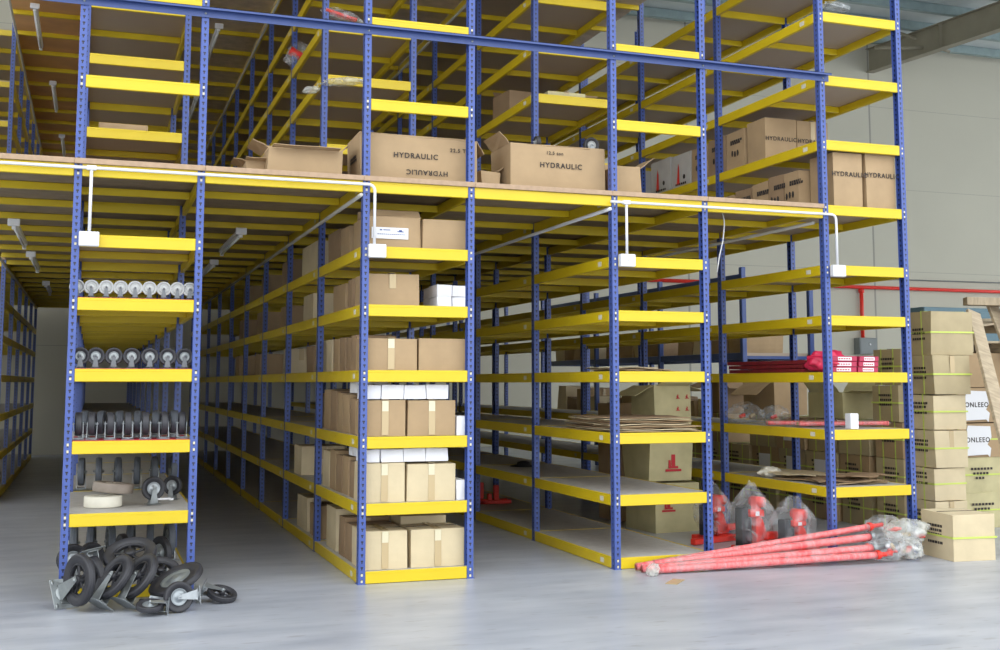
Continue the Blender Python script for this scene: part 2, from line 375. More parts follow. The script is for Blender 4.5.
# ------------------------------------------------------------------ hand rail and electrical conduits
YR = YF-.0285
b = MB(); z1 = 4.535
b.box(-3.4, 6.472+.09, YR-.012-.055, YR-.010, z1-.004, z1); b.box(-3.4, 6.472+.09, YR-.014, YR-.010, z1-.07, z1)
b.box(-3.4, 6.472+.09, YR-.067, YR-.063, z1-.02, z1)
rail = put('guard_rail', b.mesh('guard_rail', 'blue_steel')); tag(rail, 'long blue steel rail bolted across the rack fronts above the lower deck', 'guard rail')
b = MB()
for X in (RX['A'], RX['A']+W-PW, RX['B'], RX['B']+W-PW, RX['C'], RX['C']+W-PW, RX['D']): b.lathe([(.009, 0), (.009, .005), (0, .007)], 8, Matrix.Translation((X+.026, YR-.014, z1-.04)) @ Matrix.Rotation(PI/2, 4, 'X'))
put('rail_bolt', b.mesh('rail_bolt', 'galv'), rail)['kind'] = 'stuff'
YC = YF-.07
def bend(pts, r=.06, n=5):
    pts = [Vector(p) for p in pts]; out = [pts[0]]
    for i in range(1, len(pts)-1):
        a = (pts[i-1]-pts[i]).normalized(); c = (pts[i+1]-pts[i]).normalized(); p0 = pts[i]+a*r; p2 = pts[i]+c*r
        for j in range(n+1): t = j/n; out.append(p0*(1-t)**2+pts[i]*2*t*(1-t)+p2*t*t)
    return out+[pts[-1]]
def jbox(p, name='outlet'):
    b = MB(); x, y, z = p; w = .072; b.cham(x-w, x+w, y-.03, y+.025, z-.055, z+.055, .006); b.lathe([(.008, 0), (.006, .003)], 10, Matrix.Translation((x, y-.03, z)) @ Matrix.Rotation(PI/2, 4, 'X'))
    return b
def run(name, label, path, boxes, tees=(), r=.0125, m='white_plastic', side=None):
    b = MB(); b.tube(bend(path), r, 8)
    for t in tees: b.tube(bend(t, .03), r, 8); b.cham(t[0][0]-.035, t[0][0]+.035, YC-.018, YC+.018, t[0][2]-.018, t[0][2]+.018, .004)
    if boxes:
        root = thing(name, label, 'electrical conduit', path[0]); inv = Matrix.Translation(-Vector(path[0]))
        c = put('conduit_pipe', b.mesh('conduit_pipe', m), root, -Vector(path[0]))
        for q in boxes: put('junction_box', jbox(q).mesh('junction_box', 'white_plastic'), root, -Vector(path[0]))
    else:
        root = put(name, b.mesh(name, m)); tag(root, label, 'electrical conduit')
zc = atY(200, 178, YC).z
pa = atY(0, 167, YC); pc = atY(375, 186, YC); pb1 = atY(88, 172, YC)
bx1 = atY(89, 239, YC); bx2 = atY(377, 251, YC); bx3 = atY(627, 260.5, YC); bx4 = atY(838, 271, YC)
zB = 3.20
run('electrical_conduit', 'white conduit along the deck edge from the left with two square boxes',
    [(-2.4, YC, zB), (pc.x, YC, zB), (pc.x, YC, bx2.z+.05)], [bx1, bx2], [[(bx1.x, YC, zB), (bx1.x, YC, bx1.z+.05)]])
p3 = atY(603, 203, YC); p4 = atY(836, 218, YC); zC = 3.175
run('electrical_conduit', 'white conduit along the right half of the deck edge with two square boxes',
    [(RX['C']-.03, YC, zC), (p4.x, YC, zC), (p4.x, YC, bx4.z+.05)], [bx3, bx4], [[(bx3.x, YC, zC), (bx3.x, YC, bx3.z+.05)]])
for X, z, lb, m, y0 in ((RX['C']-.02, 3.115, 'white conduit running deep along the half-empty rack under the lower deck', 'white_plastic', YC+.03), (RX['B']-.02, 3.115, 'grey-white conduit running deep along the carton rack under the lower deck', 'conduit_grey', YC+.03),
        (RX['D']-.02, 3.115, 'pale conduit running deep along the rightmost rack under the lower deck', 'conduit_grey', YF+.1),
        (RX['B']-.02, 6.29, 'beige conduit running deep under the upper deck beside the carton rack', 'conduit_grey', YF+.1),
        (RX['C']-.02, 6.29, 'beige conduit under the upper deck beside the half-empty rack', 'conduit_grey', YF+.1),
        (RX['Z']+W+.02, 6.29, 'beige conduit under the upper deck along the far left rack', 'conduit_grey', YF+.1),
        (RX['Z']+W+.02, 3.115, 'grey conduit under the lower deck along the far left rack', 'conduit_grey', YF+.1)):
    run('electrical_conduit', lb, [(X, y0, z), (X, YF+8*L, z)], [], r=.017, m=m)
# white cable hanging from the deck by the third rack
b = MB(); pts = [atY(722, 211, YF+.2), atY(724.5, 222, YF+.2), atY(723, 240, YF+.2), atY(719, 258, YF+.2), atY(717, 272, YF+.2)]
b.tube(bend(pts, .03), .006, 6); tag(put('hanging_cable', b.mesh('hanging_cable', 'white_plastic')), 'thin white cable hanging below the deck beside the rightmost rack', 'cable')
# fluorescent battens under the decks
def batten(p, ln, z, label):
    root = thing('fluorescent_light', label, 'ceiling light', (p[0], p[1], z), 0, 'unlit fluorescent battens under the decks')
    b = MB(); b.cham(-.03, .03, 0, ln, -.05, -.005, .006); put('housing', b.mesh('housing', 'white_plastic'), root)
    b = MB(); b.tube([(0, .06, -.075), (0, ln-.06, -.075)], .014, 8); put('lamp_tube', b.mesh('lamp_tube', 'tube_glass'), root)
    for y in (.02, ln-.06): b = MB(); b.cham(-.02, .02, y, y+.04, -.095, -.045, .004); put('end_cap', b.mesh('end_cap', 'white_plastic'), root)
    b = MB(); b.cham(-.055, .055, -.03, .0, -.07, -.0, .006); put('mounting_box', b.mesh('mounting_box', 'white_plastic'), root)
zl = LV[6]-H; zu = LV[11]-H
seen = 0
for xs, z, nm in ((((14, 222), (31, 254), (46, 283)), zl, 'under the lower deck left of the caster rack'), (((241, 231), (214, 262)), zl, 'under the lower deck right of the caster rack'),
                  (((35, 6), (53, 83), (62, 136)), zu, 'under the upper deck left of the caster rack'), (((219, 26), (197, 97)), zu, 'under the upper deck right of the caster rack')):
    for i, (x, y) in enumerate(xs):
        p = atZ(x, y, z-.03); batten(p, 1.85, z, ('nearest', 'middle', 'farthest')[i if i == 0 or len(xs) == 3 else 2]+' unlit fluorescent batten '+nm)
# ------------------------------------------------------------------ cartons
def carton_mesh(w, d, h, m, bulge=.006, jit=.004, seed=0, n=5):
    rnd = random.Random(seed*7+3); b = MB(); J = {}
    for a in (0, 1):
        for c in (0, 1):
            for e in (0, 1): J[(a, c, e)] = Vector((rnd.uniform(-jit, jit), rnd.uniform(-jit, jit), rnd.uniform(-jit, jit)*(1 if e else 0)))
    def P(u, v, t):
        p = Vector(((u-.5)*w, (v-.5)*d, t*h)); j = Vector()
        for a in (0, 1):
            for c in (0, 1):
                for e in (0, 1): j += J[(a, c, e)]*((u if a else 1-u)*(v if c else 1-v)*(t if e else 1-t))
        q = lambda s: 4*s*(1-s)
        o = Vector(((2*u-1)*q(v)*q(t)*bulge if u in (0, 1) else 0, (2*v-1)*q(u)*q(t)*bulge if v in (0, 1) else 0, (q(u)*q(v)*bulge*.6 if t == 1 else 0)))
        return p+j+o
    r = [i/n for i in range(n+1)]
    def face(fn, flip):
        vs = [fn(a, c) for c in r for a in r]; fs = []
        for j in range(n):
            for i in range(n):
                q = (j*(n+1)+i, j*(n+1)+i+1, (j+1)*(n+1)+i+1, (j+1)*(n+1)+i); fs.append(q[::-1] if flip else q)
        b.add(vs, fs)
    face(lambda a, c: P(a, 0., c), False); face(lambda a, c: P(a, 1., c), True)
    face(lambda a, c: P(0., a, c), True); face(lambda a, c: P(1., a, c), False)
    face(lambda a, c: P(a, c, 1.), False); face(lambda a, c: P(a, c, 0.), True)
    return b.mesh('carton_body', m)
_sd = [0]
def slab(w, d, t, m4, m, name='flap', bendz=.0):
    b = MB(); n = 3; vs = []
    for z in (-t/2, t/2):
        for j in range(n+1):
            for i in range(n+1): vs.append((-w/2+w*i/n, d*j/n, z+bendz*(j/n)**2+.004*math.sin(3*i+2*j)))
    N_ = (n+1)**2; fs = []
    for j in range(n):
        for i in range(n): q = (j*(n+1)+i, j*(n+1)+i+1, (j+1)*(n+1)+i+1, (j+1)*(n+1)+i); fs.append(tuple(N_+k for k in q)); fs.append(q[::-1])
    for i in range(n):
        fs += [(i, i+1, N_+i+1, N_+i), (n*(n+1)+i+1, n*(n+1)+i, N_+n*(n+1)+i, N_+n*(n+1)+i+1),
               ((i+1)*(n+1), i*(n+1), N_+i*(n+1), N_+(i+1)*(n+1)), (i*(n+1)+n, (i+1)*(n+1)+n, N_+(i+1)*(n+1)+n, N_+i*(n+1)+n)]
    b.add(vs, fs, m4); return b.mesh(name, m)
def carton(label, x, y, z, w, d, h, m='carton', rz=0., tape=None, seam=True, group=None, flaps=None, texts=(), straps=None, bulge=.006, jit=.004, smudge=None, name='carton', tilt=(0, 0)):
    """x,y: centre of the carton's front edge (local -y side)"""
    _sd[0] += 1; sd = _sd[0]
    root = thing(name, label, 'box', (x, y, z), rz, group)
    if tilt != (0, 0): root.rotation_euler = (tilt[0], tilt[1], rz)
    body = put('carton_body', carton_mesh(w, d, h, m, bulge, jit, sd), root, (0, d/2, 0))
    if seam and not flaps:
        b = MB(); b.box(-w/2+.004, w/2-.004, d/2-.003, d/2+.003, h+bulge*.5, h+bulge*.6+.0035); put('flap_seam', b.mesh('flap_seam', 'ink'), root)
    if tape:
        b = MB(); tw = .028; f = -bulge-.0035
        b.box(-tw, tw, f, f+.002, h*.03, h-.002) if tape == 'full' else b.box(-tw, tw, f, f+.002, h*.55, h-.002)
        b.box(-tw, tw, f, d*.98, h+bulge*.6+.004, h+bulge*.6+.006)
        put('packing_tape', b.mesh('packing_tape', 'tape'), root)
        if tape == 'full':
            b = MB(); b.box(-tw*.95, tw*.95, f-.001, f, h*.7, h-.002); put('packing_tape', b.mesh('packing_tape', 'tape_clear'), root)
    if flaps:
        for (sx, w_, ang, dd) in flaps:                        # side 0 front,1 back,2 left,3 right ; angle above horizontal outward
            base = {0: Matrix.Translation((0, 0, h)) @ Matrix.Rotation(PI, 4, 'Z'), 1: Matrix.Translation((0, d, h)), 2: Matrix.Translation((-w/2, d/2, h)) @ Matrix.Rotation(PI/2, 4, 'Z'), 3: Matrix.Translation((w/2, d/2, h)) @ Matrix.Rotation(-PI/2, 4, 'Z')}[sx]
            put('flap', slab(w_, dd, .005, base @ Matrix.Rotation(ang, 4, 'X'), m, bendz=-.02), root)
    for (s, size, px, pz, rot, face, mm) in texts:
        me = text_mesh(s, size, mm); o = put('printed_text', me, root)
        g = bulge+.004
        if face == 'f': o.location = (px, -g, pz); o.rotation_euler = (PI/2, rot, 0)
        else: o.location = (-w/2-g, px, pz); o.rotation_euler = (PI/2, rot, -PI/2)
    if straps:
        g = bulge+.003; b = MB(); sw = .008; zz = h*.52
        b.box(-w/2-g, w/2+g, -g-.002, -g, zz-sw, zz+sw); b.box(-w/2-g, w/2+g, d+g, d+g+.002, zz-sw, zz+sw)
        b.box(-w/2-g-.002, -w/2-g, -g, d+g, zz-sw, zz+sw); b.box(w/2+g, w/2+g+.002, -g, d+g, zz-sw, zz+sw)
        put('strap', b.mesh('strap', 'strap'), root)
        for t in straps:
            b = MB(); y0 = d*t
            b.box(-w/2-g-.002, -w/2-g, y0-sw, y0+sw, 0, h+g); b.box(w/2+g, w/2+g+.002, y0-sw, y0+sw, 0, h+g); b.box(-w/2-g-.002, w/2+g+.002, y0-sw, y0+sw, h+g*.8, h+g)
            put('strap', b.mesh('strap', 'strap'), root)
    if smudge:                                                 # rows of small print too fine to read
        b = MB(); rnd = random.Random(sd)
        for r_, (uz, us) in enumerate(smudge):
            u = us
            while u < us+.2:
                l = rnd.uniform(.018, .04)
                b.box(-w/2-bulge-.005, -w/2-bulge-.004, d-u-l-.06, d-u-.06, uz, uz+.024); u += l+.008
        put('printed_text', b.mesh('printed_text', 'ink'), root)
    return root
ORD = ['first', 'second', 'third', 'fourth', 'fifth', 'sixth', 'seventh', 'eighth', 'ninth', 'tenth', 'eleventh', 'twelfth']
SH = {0: 'bottom shelf', 1: 'second shelf', 2: 'third shelf', 3: 'fourth shelf', 4: 'fifth shelf', 5: 'sixth shelf', 6: 'lower deck level', 7: 'shelf above the lower deck', 8: 'second shelf above the lower deck'}
bw = lambda z: z
zt = lambda l: LV[l]+.001
# carton rack (B), front bay
def px2(xl, xr, Y): return atY(xl, 380, Y).x, atY(xr, 380, Y).x
def frontbox(label, l, xl, xr, ytop, ybot_off=0, Y=YF+.05, d=.34, m='carton', lv=LV, **k):
    Yy = Y; z = lv[l]+.001-.002
    x0 = atY(xl, 380, Yy).x; x1 = atY(xr, 380, Yy).x; h = atY((xl+xr)/2, ytop, Yy).z-z-ybot_off
    return carton(label, (x0+x1)/2, Yy, z+ybot_off, x1-x0-.012, d, h, m, **k)
G = 'cartons on the carton rack'
frontbox('pale taped carton at the left front of the carton rack bottom shelf', 0, 364, 409, 531, m='carton_pale', tape='full', group=G, d=.4)
frontbox('pale taped carton at the right front of the carton rack bottom shelf', 0, 412, 465, 529, m='carton_pale', tape='full', group=G, d=.4)
for l in (1, 2):
    yt = (463.5, 400.5)[l-1]; ytw = (449, 385)[l-1]
    frontbox('taped carton at the left front of the carton rack %s under white boxes' % SH[l], l, 364, 406.5, yt, m='carton_pale' if l == 1 else 'carton', tape='full', group=G)
    frontbox('taped carton at the right front of the carton rack %s under white boxes' % SH[l], l, 407.5, 456, yt, m='carton_pale' if l == 1 else 'carton', tape='full', group=G)
    frontbox('narrow white box beside the right upright on the carton rack %s' % SH[l], l, 456.5, 467.5, (480, 416)[l-1], m='carton_white', group=G, d=.25)
    zz = LV[l]+.0; zb = atY(400, yt, YF+.05).z+.012
    for i, (a, c) in enumerate(((365, 381), (381.5, 404), (404.5, 426), (426.5, 448.5))):
        x0 = atY(a, 380, YF+.07).x; x1 = atY(c, 380, YF+.07).x
        carton('%s white box from the left atop the cartons on the carton rack %s' % (ORD[i], SH[l]), (x0+x1)/2, YF+.07, zb, x1-x0-.004, .3, atY(400, ytw, YF+.07).z-zb, 'carton_white', group='white boxes laid on cartons', seam=False)
frontbox('brown carton at the left front of the carton rack fourth shelf', 3, 364, 417, 338.5, tape='full', group=G)
frontbox('brown carton at the right front of the carton rack fourth shelf', 3, 418, 468, 339, tape=None, group=G, seam=True)
frontbox('wide brown carton on the left front of the carton rack fifth shelf', 4, 363.5, 419, 274, tape='half', group=G, Y=YF+.12, d=.4)
for i, (a, c, t, zo) in enumerate(((436.5, 451.5, 293, 0), (452, 467, 293, 0), (436.5, 451.5, 280.5, .1), (452, 467, 280.5, .1))):
    Y = YF+.2; x0 = atY(a, 380, Y).x; x1 = atY(c, 380, Y).x
    carton('%s %s white box in the small stack on the carton rack fifth shelf' % (('lower', 'upper')[i//2], ('left', 'right')[i % 2]), (x0+x1)/2, Y, LV[4]+zo+.0, x1-x0-.004, .24, .096, 'carton_white', group='white boxes on the fifth shelf', seam=False)
Y = YF+.42; x0 = atY(430, 380, Y).x; x1 = atY(446, 380, Y).x
for j in range(2): carton('%s white box standing behind the small white stack' % ('lower', 'upper')[j], (x0+x1)/2, YF+.46, LV[4]+j*.1, .14, .2, .096, 'carton_white', group='white boxes on the fifth shelf', seam=False)
r = frontbox('wide open carton with a white shipping label on the carton rack sixth shelf', 5, 363.5, 420, 217, group=G, d=.5, Y=YF+.13, flaps=((1, .4, 1.9, .1), (0, .48, 2.7, .12)))
b = MB(); b.box(-.19, .125, -.0125, -.0115, .065, .16); lab = put('shipping_label', b.mesh('shipping_label', 'white_plastic'), r, (.0, 0, .02))
b = MB(); b.box(.03, .085, -.014, -.0126, .123, .131); b.box(.045, .07, -.014, -.0126, .131, .142); b.box(-.12, -.1, -.014, -.0126, .133, .143); b.box(-.09, -.03, -.014, -.0126, .135, .142)
for i in range(14): b.box(-.14+i*.017, -.128+i*.017, -.014, -.0126, .10, .106)
put('label_print', b.mesh('label_print', 'blue_steel'), lab)
frontbox('plain brown carton beside the labelled one on the carton rack sixth shelf', 5, 421, 467, 220, group=G, d=.45, Y=YF+.1)
# left column behind the front cartons, seen along the side of the rack
rb = random.Random(3)
XL = RX['B']+.058
side = {0: [(.50, .28, .37, .30, 'carton_dark'), (.80, .22, .40, .33, 'carton_dark'), (1.15, .45, .40, .37, 'carton_pale'), (2.0, .45, .40, .31, 'carton'), (2.6, .6, .42, .33, 'carton_pale')],
        1: [(.42, .22, .3, .30, 'carton_dark'), (.67, .25, .3, .33, 'carton'), (.95, .22, .3, .32, 'carton_dark'), (1.2, .28, .3, .35, 'carton'), (1.5, .33, .3, .33, 'carton_pale'), (3.0, .4, .46, .30, 'carton_pale')],
        2: [(.42, .22, .3, .30, 'carton_dark'), (.67, .25, .3, .33, 'carton'), (.95, .22, .3, .34, 'carton'), (1.2, .28, .3, .36, 'carton_dark'), (1.5, .33, .32, .37, 'carton'), (1.96, .25, .3, .33, 'carton')],
        3: [(.42, .2, .35, .30, 'carton_dark'), (.64, .2, .35, .29, 'carton_dark'), (.88, .22, .35, .30, 'carton_dark'), (1.13, .24, .35, .29, 'carton'), (1.45, .3, .35, .3, 'carton_pale'), (1.98, .3, .35, .31, 'carton_pale'), (2.4, .4, .35, .27, 'carton_dark'), (4.0, .35, .3, .28, 'carton_pale')],
        4: [(.6, .2, .35, .26, 'carton_dark'), (.9, .5, .4, .25, 'carton'), (2.5, .55, .42, .28, 'carton_pale'), (4.1, .5, .4, .25, 'carton')],
        5: [(.75, .35, .4, .27, 'carton'), (1.2, .5, .42, .3, 'carton_dark'), (2.3, .8, .42, .32, 'carton_pale'), (4.0, .6, .42, .3, 'carton_dark'), (5.8, .5, .4, .28, 'carton')]}
for l, rows in side.items():
    for i, (dy, d, w, h, m) in enumerate(rows):
        carton('%s %scarton back along the left of the carton rack %s' % (ORD[i], {'carton': 'brown ', 'carton_dark': 'dark brown ', 'carton_pale': 'pale '}[m], SH[l]), XL+w/2, YF+dy, zt(l)-.002, w, d, h*(1.0), m, group=G, tape='half' if i % 2 else None, rz=rb.uniform(-.02, .02))
for l in (1, 2):
    for i in range(3):
        carton('%s white box lying on the side column of the carton rack %s' % (ORD[i], SH[l]), XL+.15, YF+.43+i*.1, zt(l)+.345, .28, .09, .1, 'carton_white', group='white boxes laid on cartons', seam=False)
for l, dy in ((0, .5), (3, .45)):
    carton('carton half hidden behind the right front one on the carton rack %s' % SH[l], XL+.62, YF+dy, zt(l)-.002, .4, .35, .36 if l == 0 else .24, 'carton_pale' if l == 0 else 'carton', group=G)
# far bays of the carton rack, sparse cartons
for i, (l, dy, w, h) in enumerate(((4, 6.2, .4, .3), (5, 7.8, .5, .3), (3, 6.3, .3, .28), (4, 8.2, .5, .3), (3, 8.6, .4, .3))):
    carton('small distant carton in the dim depth of the carton rack, %s of five' % ORD[i], XL+w/2, YF+dy, zt(l)-.002, w, .5, h, 'carton', group='distant cartons')
# ------------------------------------------------------------------ deck level cartons
ZD = LV[6]+.036
def deckbox(label, xl, xr, ytop, Y, d, z=ZD, **k):
    x0 = atY(xl, 180, Y).x; x1 = atY(xr, 180, Y).x; h = atY((xl+xr)/2, ytop, Y).z-z
    return carton(label, (x0+x1)/2, Y, z, x1-x0, d, h, **k)
Y = YF+.10
deckbox('long brown carton printed HYDRAULIC upright and upside down on the deck', 360, 478, 136, Y, .5, jit=.01, texts=(('HYDRAULIC', .062, -.04, .22, 0, 'f', 'ink'), ('HYDRAULIC', .058, .06, .085, PI, 'f', 'ink'), ('22.5 T', .045, .33, .29, 0, 'f', 'ink')), tape=None,
        flaps=((0, .88, 4.45, .10), (3, .42, -.9, .13)), group='torn cartons on the deck edge', smudge=((.2, .1), (.17, .1)))
deckbox('torn open brown carton with ragged flaps left of the long HYDRAULIC carton', 268, 342, 149, Y, .45, jit=.015, tape=None, flaps=((0, .55, .25, .10), (2, .4, .6, .14), (1, .55, 1.3, .12), (3, .4, 1.0, .09)), group='torn cartons on the deck edge')
deckbox('low crushed brown carton at the far left of the torn ones', 246, 268, 161, Y+.15, .35, jit=.015, tape=None, flaps=((0, .2, .4, .08), (2, .3, .4, .1)), group='torn cartons on the deck edge')
deckbox('small crushed carton just right of the second upright on the deck', 480, 500, 170, Y+.1, .4, jit=.02, flaps=((1, .15, 1.2, .08), (3, .3, .8, .1)), group='torn cartons on the deck edge')
deckbox('brown HYDRAULIC carton with wheels showing in its open top', 510, 606, 146, Y, .5, jit=.01, texts=(('HYDRAULIC', .064, .02, .22, 0, 'f', 'ink'), ('12.5 ton', .04, -.04, .33, 0, 'f', 'ink')),
        flaps=((2, .45, 1.0, .13), (0, .6, 4.68, .02)), group='torn cartons on the deck edge')
deckbox('half open carton with raised flap right of the third rack upright', 617, 641, 168, Y, .35, jit=.015, flaps=((3, .32, .75, .18), (1, .22, 1.4, .1)), group='torn cartons on the deck edge')
deckbox('small brown carton lying on the beam high above the HYDRAULIC cartons', 548, 586, 92.5, YF+L+.02, .3, z=LV[8]+.002, m='carton_green', tape='half')
deckbox('flat brown carton on the shelf above the deck in the caster rack', 97, 146, 124, YF+L+.15, .4, z=LV[7]+.002, m='carton')
carton('tipped open carton with dark inside on the upper shelf of the half-empty rack', RX['C']+.36, YF+1.55*L, LV[8]+.002, .5, .45, .3, 'carton_dark', flaps=((3, .4, .6, .2), (1, .45, 1.2, .1)), rz=.1)
# flattened carton on upper shelf of third rack
for i, (px, py, Yk) in enumerate(((572, 47, YF+2*L),)):
    b = MB(); p = atY(px, py, Yk); b.cham(p.x-.35, p.x+.35, Yk, Yk+.5, LV[9]+.004, LV[9]+.03, .004); tag(put('flattened_carton', b.mesh('flattened_carton', 'carton')), 'flattened carton on a high shelf above the HYDRAULIC cartons', 'cardboard')
# rightmost rack, deck level
for i, (a, c, t) in enumerate(((833.5, 862.5, 152), (866, 895, 153))):
    x0 = atY(a, 180, YF+.04).x; x1 = atY(c, 180, YF+.04).x; z = LVD[6]+.002; h = atY(a, t, YF+.04).z-z
    carton(('tall brown HYDRAULIC carton just right of the fourth rack upright', 'tall brown HYDRAULIC carton against the last upright on the right')[i], (x0+x1)/2, YF+.04, z, x1-x0, .38, h, 'carton', texts=(('HYDRAULIC', .064, .01, h*.6, 0, 'f', 'ink'),), group='HYDRAULIC cartons on the rightmost rack', flaps=((3 if i == 0 else 2, .3, 1.45, .04),) if i == 0 else None)
XD = RX['D']+.058
def dside(l, k0, items, nm):
    y = k0
    for i, (d, h, m) in enumerate(items):
        z = LVD[l]+.001
        r = carton('%s carton back along the left side of the rightmost rack, %s' % (ORD[i], nm), XD+.2, YF+y, z, .4, d, h, m, group='cartons along the rightmost rack', smudge=((h*.72, .04), (h*.66, .04)), jit=.006)
        b = MB(); rr = random.Random(i+l)
        for q in range(3): b.lathe([(.02, 0), (.014, .002)], 7, Matrix.Translation((-.2-.0125, d*.35+q*.055, h*.42+rr.uniform(-.01, .015))) @ Matrix.Rotation(-PI/2, 4, 'Y') @ Matrix.Scale(1.8, 4, (1, 0, 0)))
        put('printed_mark', b.mesh('printed_mark', 'ink'), r)
        y += d+.02
dside(6, .45, [(.24, .42, 'carton'), (.26, .42, 'carton_dark'), (.3, .4, 'carton'), (.32, .38, 'carton_dark'), (.3, .36, 'carton'), (.3, .34, 'carton_dark')], 'deck level')
dside(7, 1.42, [(.38, .42, 'carton'), (.38, .42, 'carton_dark'), (.36, .40, 'carton')], 'first shelf above the deck')
for i, (dy, dx) in enumerate(((1.03, 0), (1.04, .40))):
    z = LVD[7]+.001; carton(('brown HYDRAULIC carton at the left on the shelf above the rightmost deck', 'brown HYDRAULIC carton tucked behind the fourth rack upright above the deck')[i], XD+.19+dx, YF+dy, z, .38, .34, .45, 'carton', texts=(('HYDRAULIC', .060, .0, .23, 0, 'f', 'ink'),), group='HYDRAULIC cartons on the rightmost rack', tape='half' if i else None)
for i, (dy, d, h) in enumerate(((2.62, .45, .40), (3.12, .5, .42), (3.85, .45, .38))):
    r = carton('%s grey-white carton with an orange arrow far back above the rightmost deck' % ORD[i], XD+.21, YF+dy, LVD[7]+.001, .42, d, h, 'carton_grey', group='grey cartons with orange arrows', tilt=(.0, 0))
    b = MB(); X = -.21-.012
    b.add([(X, d*.55, h*.1), (X, d*.7, h*.1), (X, d*.64, h*.6), (X, d*.6, h*.75), (X, d*.57, h*.6)], [(0, 1, 2, 3, 4)]); put('printed_arrow', b.mesh('printed_arrow', 'red'), r)
    b = MB(); X -= .0005
    for q in range(6): b.box(X-.001, X, d*.2+q*.045, d*.2+q*.045+.03, h*.08, h*.14)
    b.lathe([(.03, 0), (.02, .001)], 8, Matrix.Translation((X, d*.3, h*.3)) @ Matrix.Rotation(-PI/2, 4, 'Y')); put('printed_mark', b.mesh('printed_mark', 'ink'), r)
# ------------------------------------------------------------------ caster wheels
def torus_prof(R, w, r):                                       # tyre cross-section with two tread grooves
    return [(R*.80, -w*.36), (R*.90, -w*.5), (R*.965, -w*.42), (R, -w*.25), (R*.985, -w*.2), (R, -w*.15), (R, w*.15), (R*.985, w*.2), (R, w*.25), (R*.965, w*.42), (R*.90, w*.5), (R*.80, w*.36)]
_cm = {}
def caster_meshes(R, w, tyre, hubm, spokes, forkm):
    key = (R, w, tyre, hubm, spokes, forkm)
    if key in _cm: return _cm[key]
    zc = R*1.12+.02; AX = Matrix.Translation((0, 0, zc)) @ Matrix.Rotation(PI/2, 4, 'Y'); n = 32
    t = MB(); ri = .62 if spokes else (.66 if tyre == 'nylon' else .56)
    pr = torus_prof(R, w, 0); t.lathe([(R*ri, -w*.3)]+pr+[(R*ri, w*.3)], n, AX, True, True)
    h = MB()
    if spokes:
        h.lathe([(R*(ri-.06), -w*.3), (R*(ri+.0), -w*.3), (R*(ri+.0), w*.3), (R*(ri-.06), w*.3)], n, AX, True, True)
        for i in range(5): h.cham(-w*.14, w*.14, -R*.05, R*.05, R*.1, R*(ri-.03), .003, Matrix.Translation((0, 0, zc)) @ Matrix.Rotation(2*PI*i/5, 4, 'X'))
        h.lathe([(R*.16, -w*.5), (R*.18, -w*.4), (R*.18, w*.4), (R*.16, w*.5)], 16, AX)
    else:
        h.lathe([(R*.1, -w*.42), (R*.2, -w*.42), (R*.24, -w*.2), (R*.5, -w*.16), (R*(ri-.01), -w*.34), (R*(ri-.01), w*.34), (R*.5, w*.16), (R*.24, w*.2), (R*.2, w*.42), (R*.1, w*.42)], n, AX)
    f = MB(); g = w*.5+.008; th = .004
    for s in (-1, 1):
        x0 = s*g; x1 = s*(g+th); a, c = min(x0, x1), max(x0, x1)
        poly = [(-R*.34, .012), (R*.34, .012), (R*.13, zc), (R*.1, zc+R*.14), (-R*.1, zc+R*.14), (-R*.13, zc)]
        vs = [(a, y, z) for y, z in poly]+[(c, y, z) for y, z in poly]; k = len(poly)
        f.add(vs, [tuple(range(k))[::-1], tuple(range(k, 2*k))]+[(i, (i+1) % k, (i+1) % k+k, i+k) for i in range(k)])
    f.cham(-g-th, g+th, -R*.42, R*.42, .011, .016, .001)
    f.tube([(-g-th-.008, 0, zc), (g+th+.008, 0, zc)], max(.006, R*.07), 8)
    p = MB(); pw = max(R*.62, .042); p.cham(-pw*.82, pw*.82, -pw, pw, 0, .005, .002); p.lathe([(pw*.6, .005), (pw*.55, .011), (pw*.3, .012)], 20)
    for sx in (-1, 1):
        for sy in (-1, 1): p.lathe([(R*.07, -.0006), (R*.07, .0056)], 8, Matrix.Translation((sx*pw*.62, sy*pw*.78, 0)) @ Matrix.Scale(1.5, 4, (0, 1, 0)))
    _cm[key] = (t.mesh('tyre', tyre), h.mesh('hub', hubm), f.mesh('fork', forkm), p.mesh('mounting_plate', forkm), zc)
    return _cm[key]
def caster(label, R, w, tyre='rubber', hubm='zinc', spokes=False, forkm='zinc', group=None, pedal=False):
    t, h, f, p, zc = caster_meshes(R, w, tyre, hubm, spokes, forkm)
    root = thing('caster_wheel', label, 'caster wheel', group=group)
    put('tyre', t, root); put('hub', h, root); fo = put('fork', f, root); put('mounting_plate', p, root)
    if pedal:
        b = MB(); b.cham(-.025, .025, -R*1.5, -R*.3, .03, .045, .004); b.cham(-.035, .035, -R*1.7, -R*1.35, .025, .04, .004); put('brake_pedal', b.mesh('brake_pedal', 'white_plastic'), root)
    root['zc'] = zc; return root
def row(n, xs, Y, z, rz, proto_args, lab, group, dz=0, jit=.05):
    rnd = random.Random(int(z*100)); proto = None
    for i, x in enumerate(xs):
        o = caster(lab(i), *proto_args[0], **proto_args[1], group=group) if proto is None else copy_tree(proto)
        proto = proto or o
        o['label'] = lab(i); p = atY(x, 380, Y); o.location = (p.x, Y+rnd.uniform(-.01, .01), z); o.rotation_euler = (0, 0, rz+rnd.uniform(-jit, jit))
def nth(i, n): return ORD[i]
zs = lambda l: LV[l]+.004
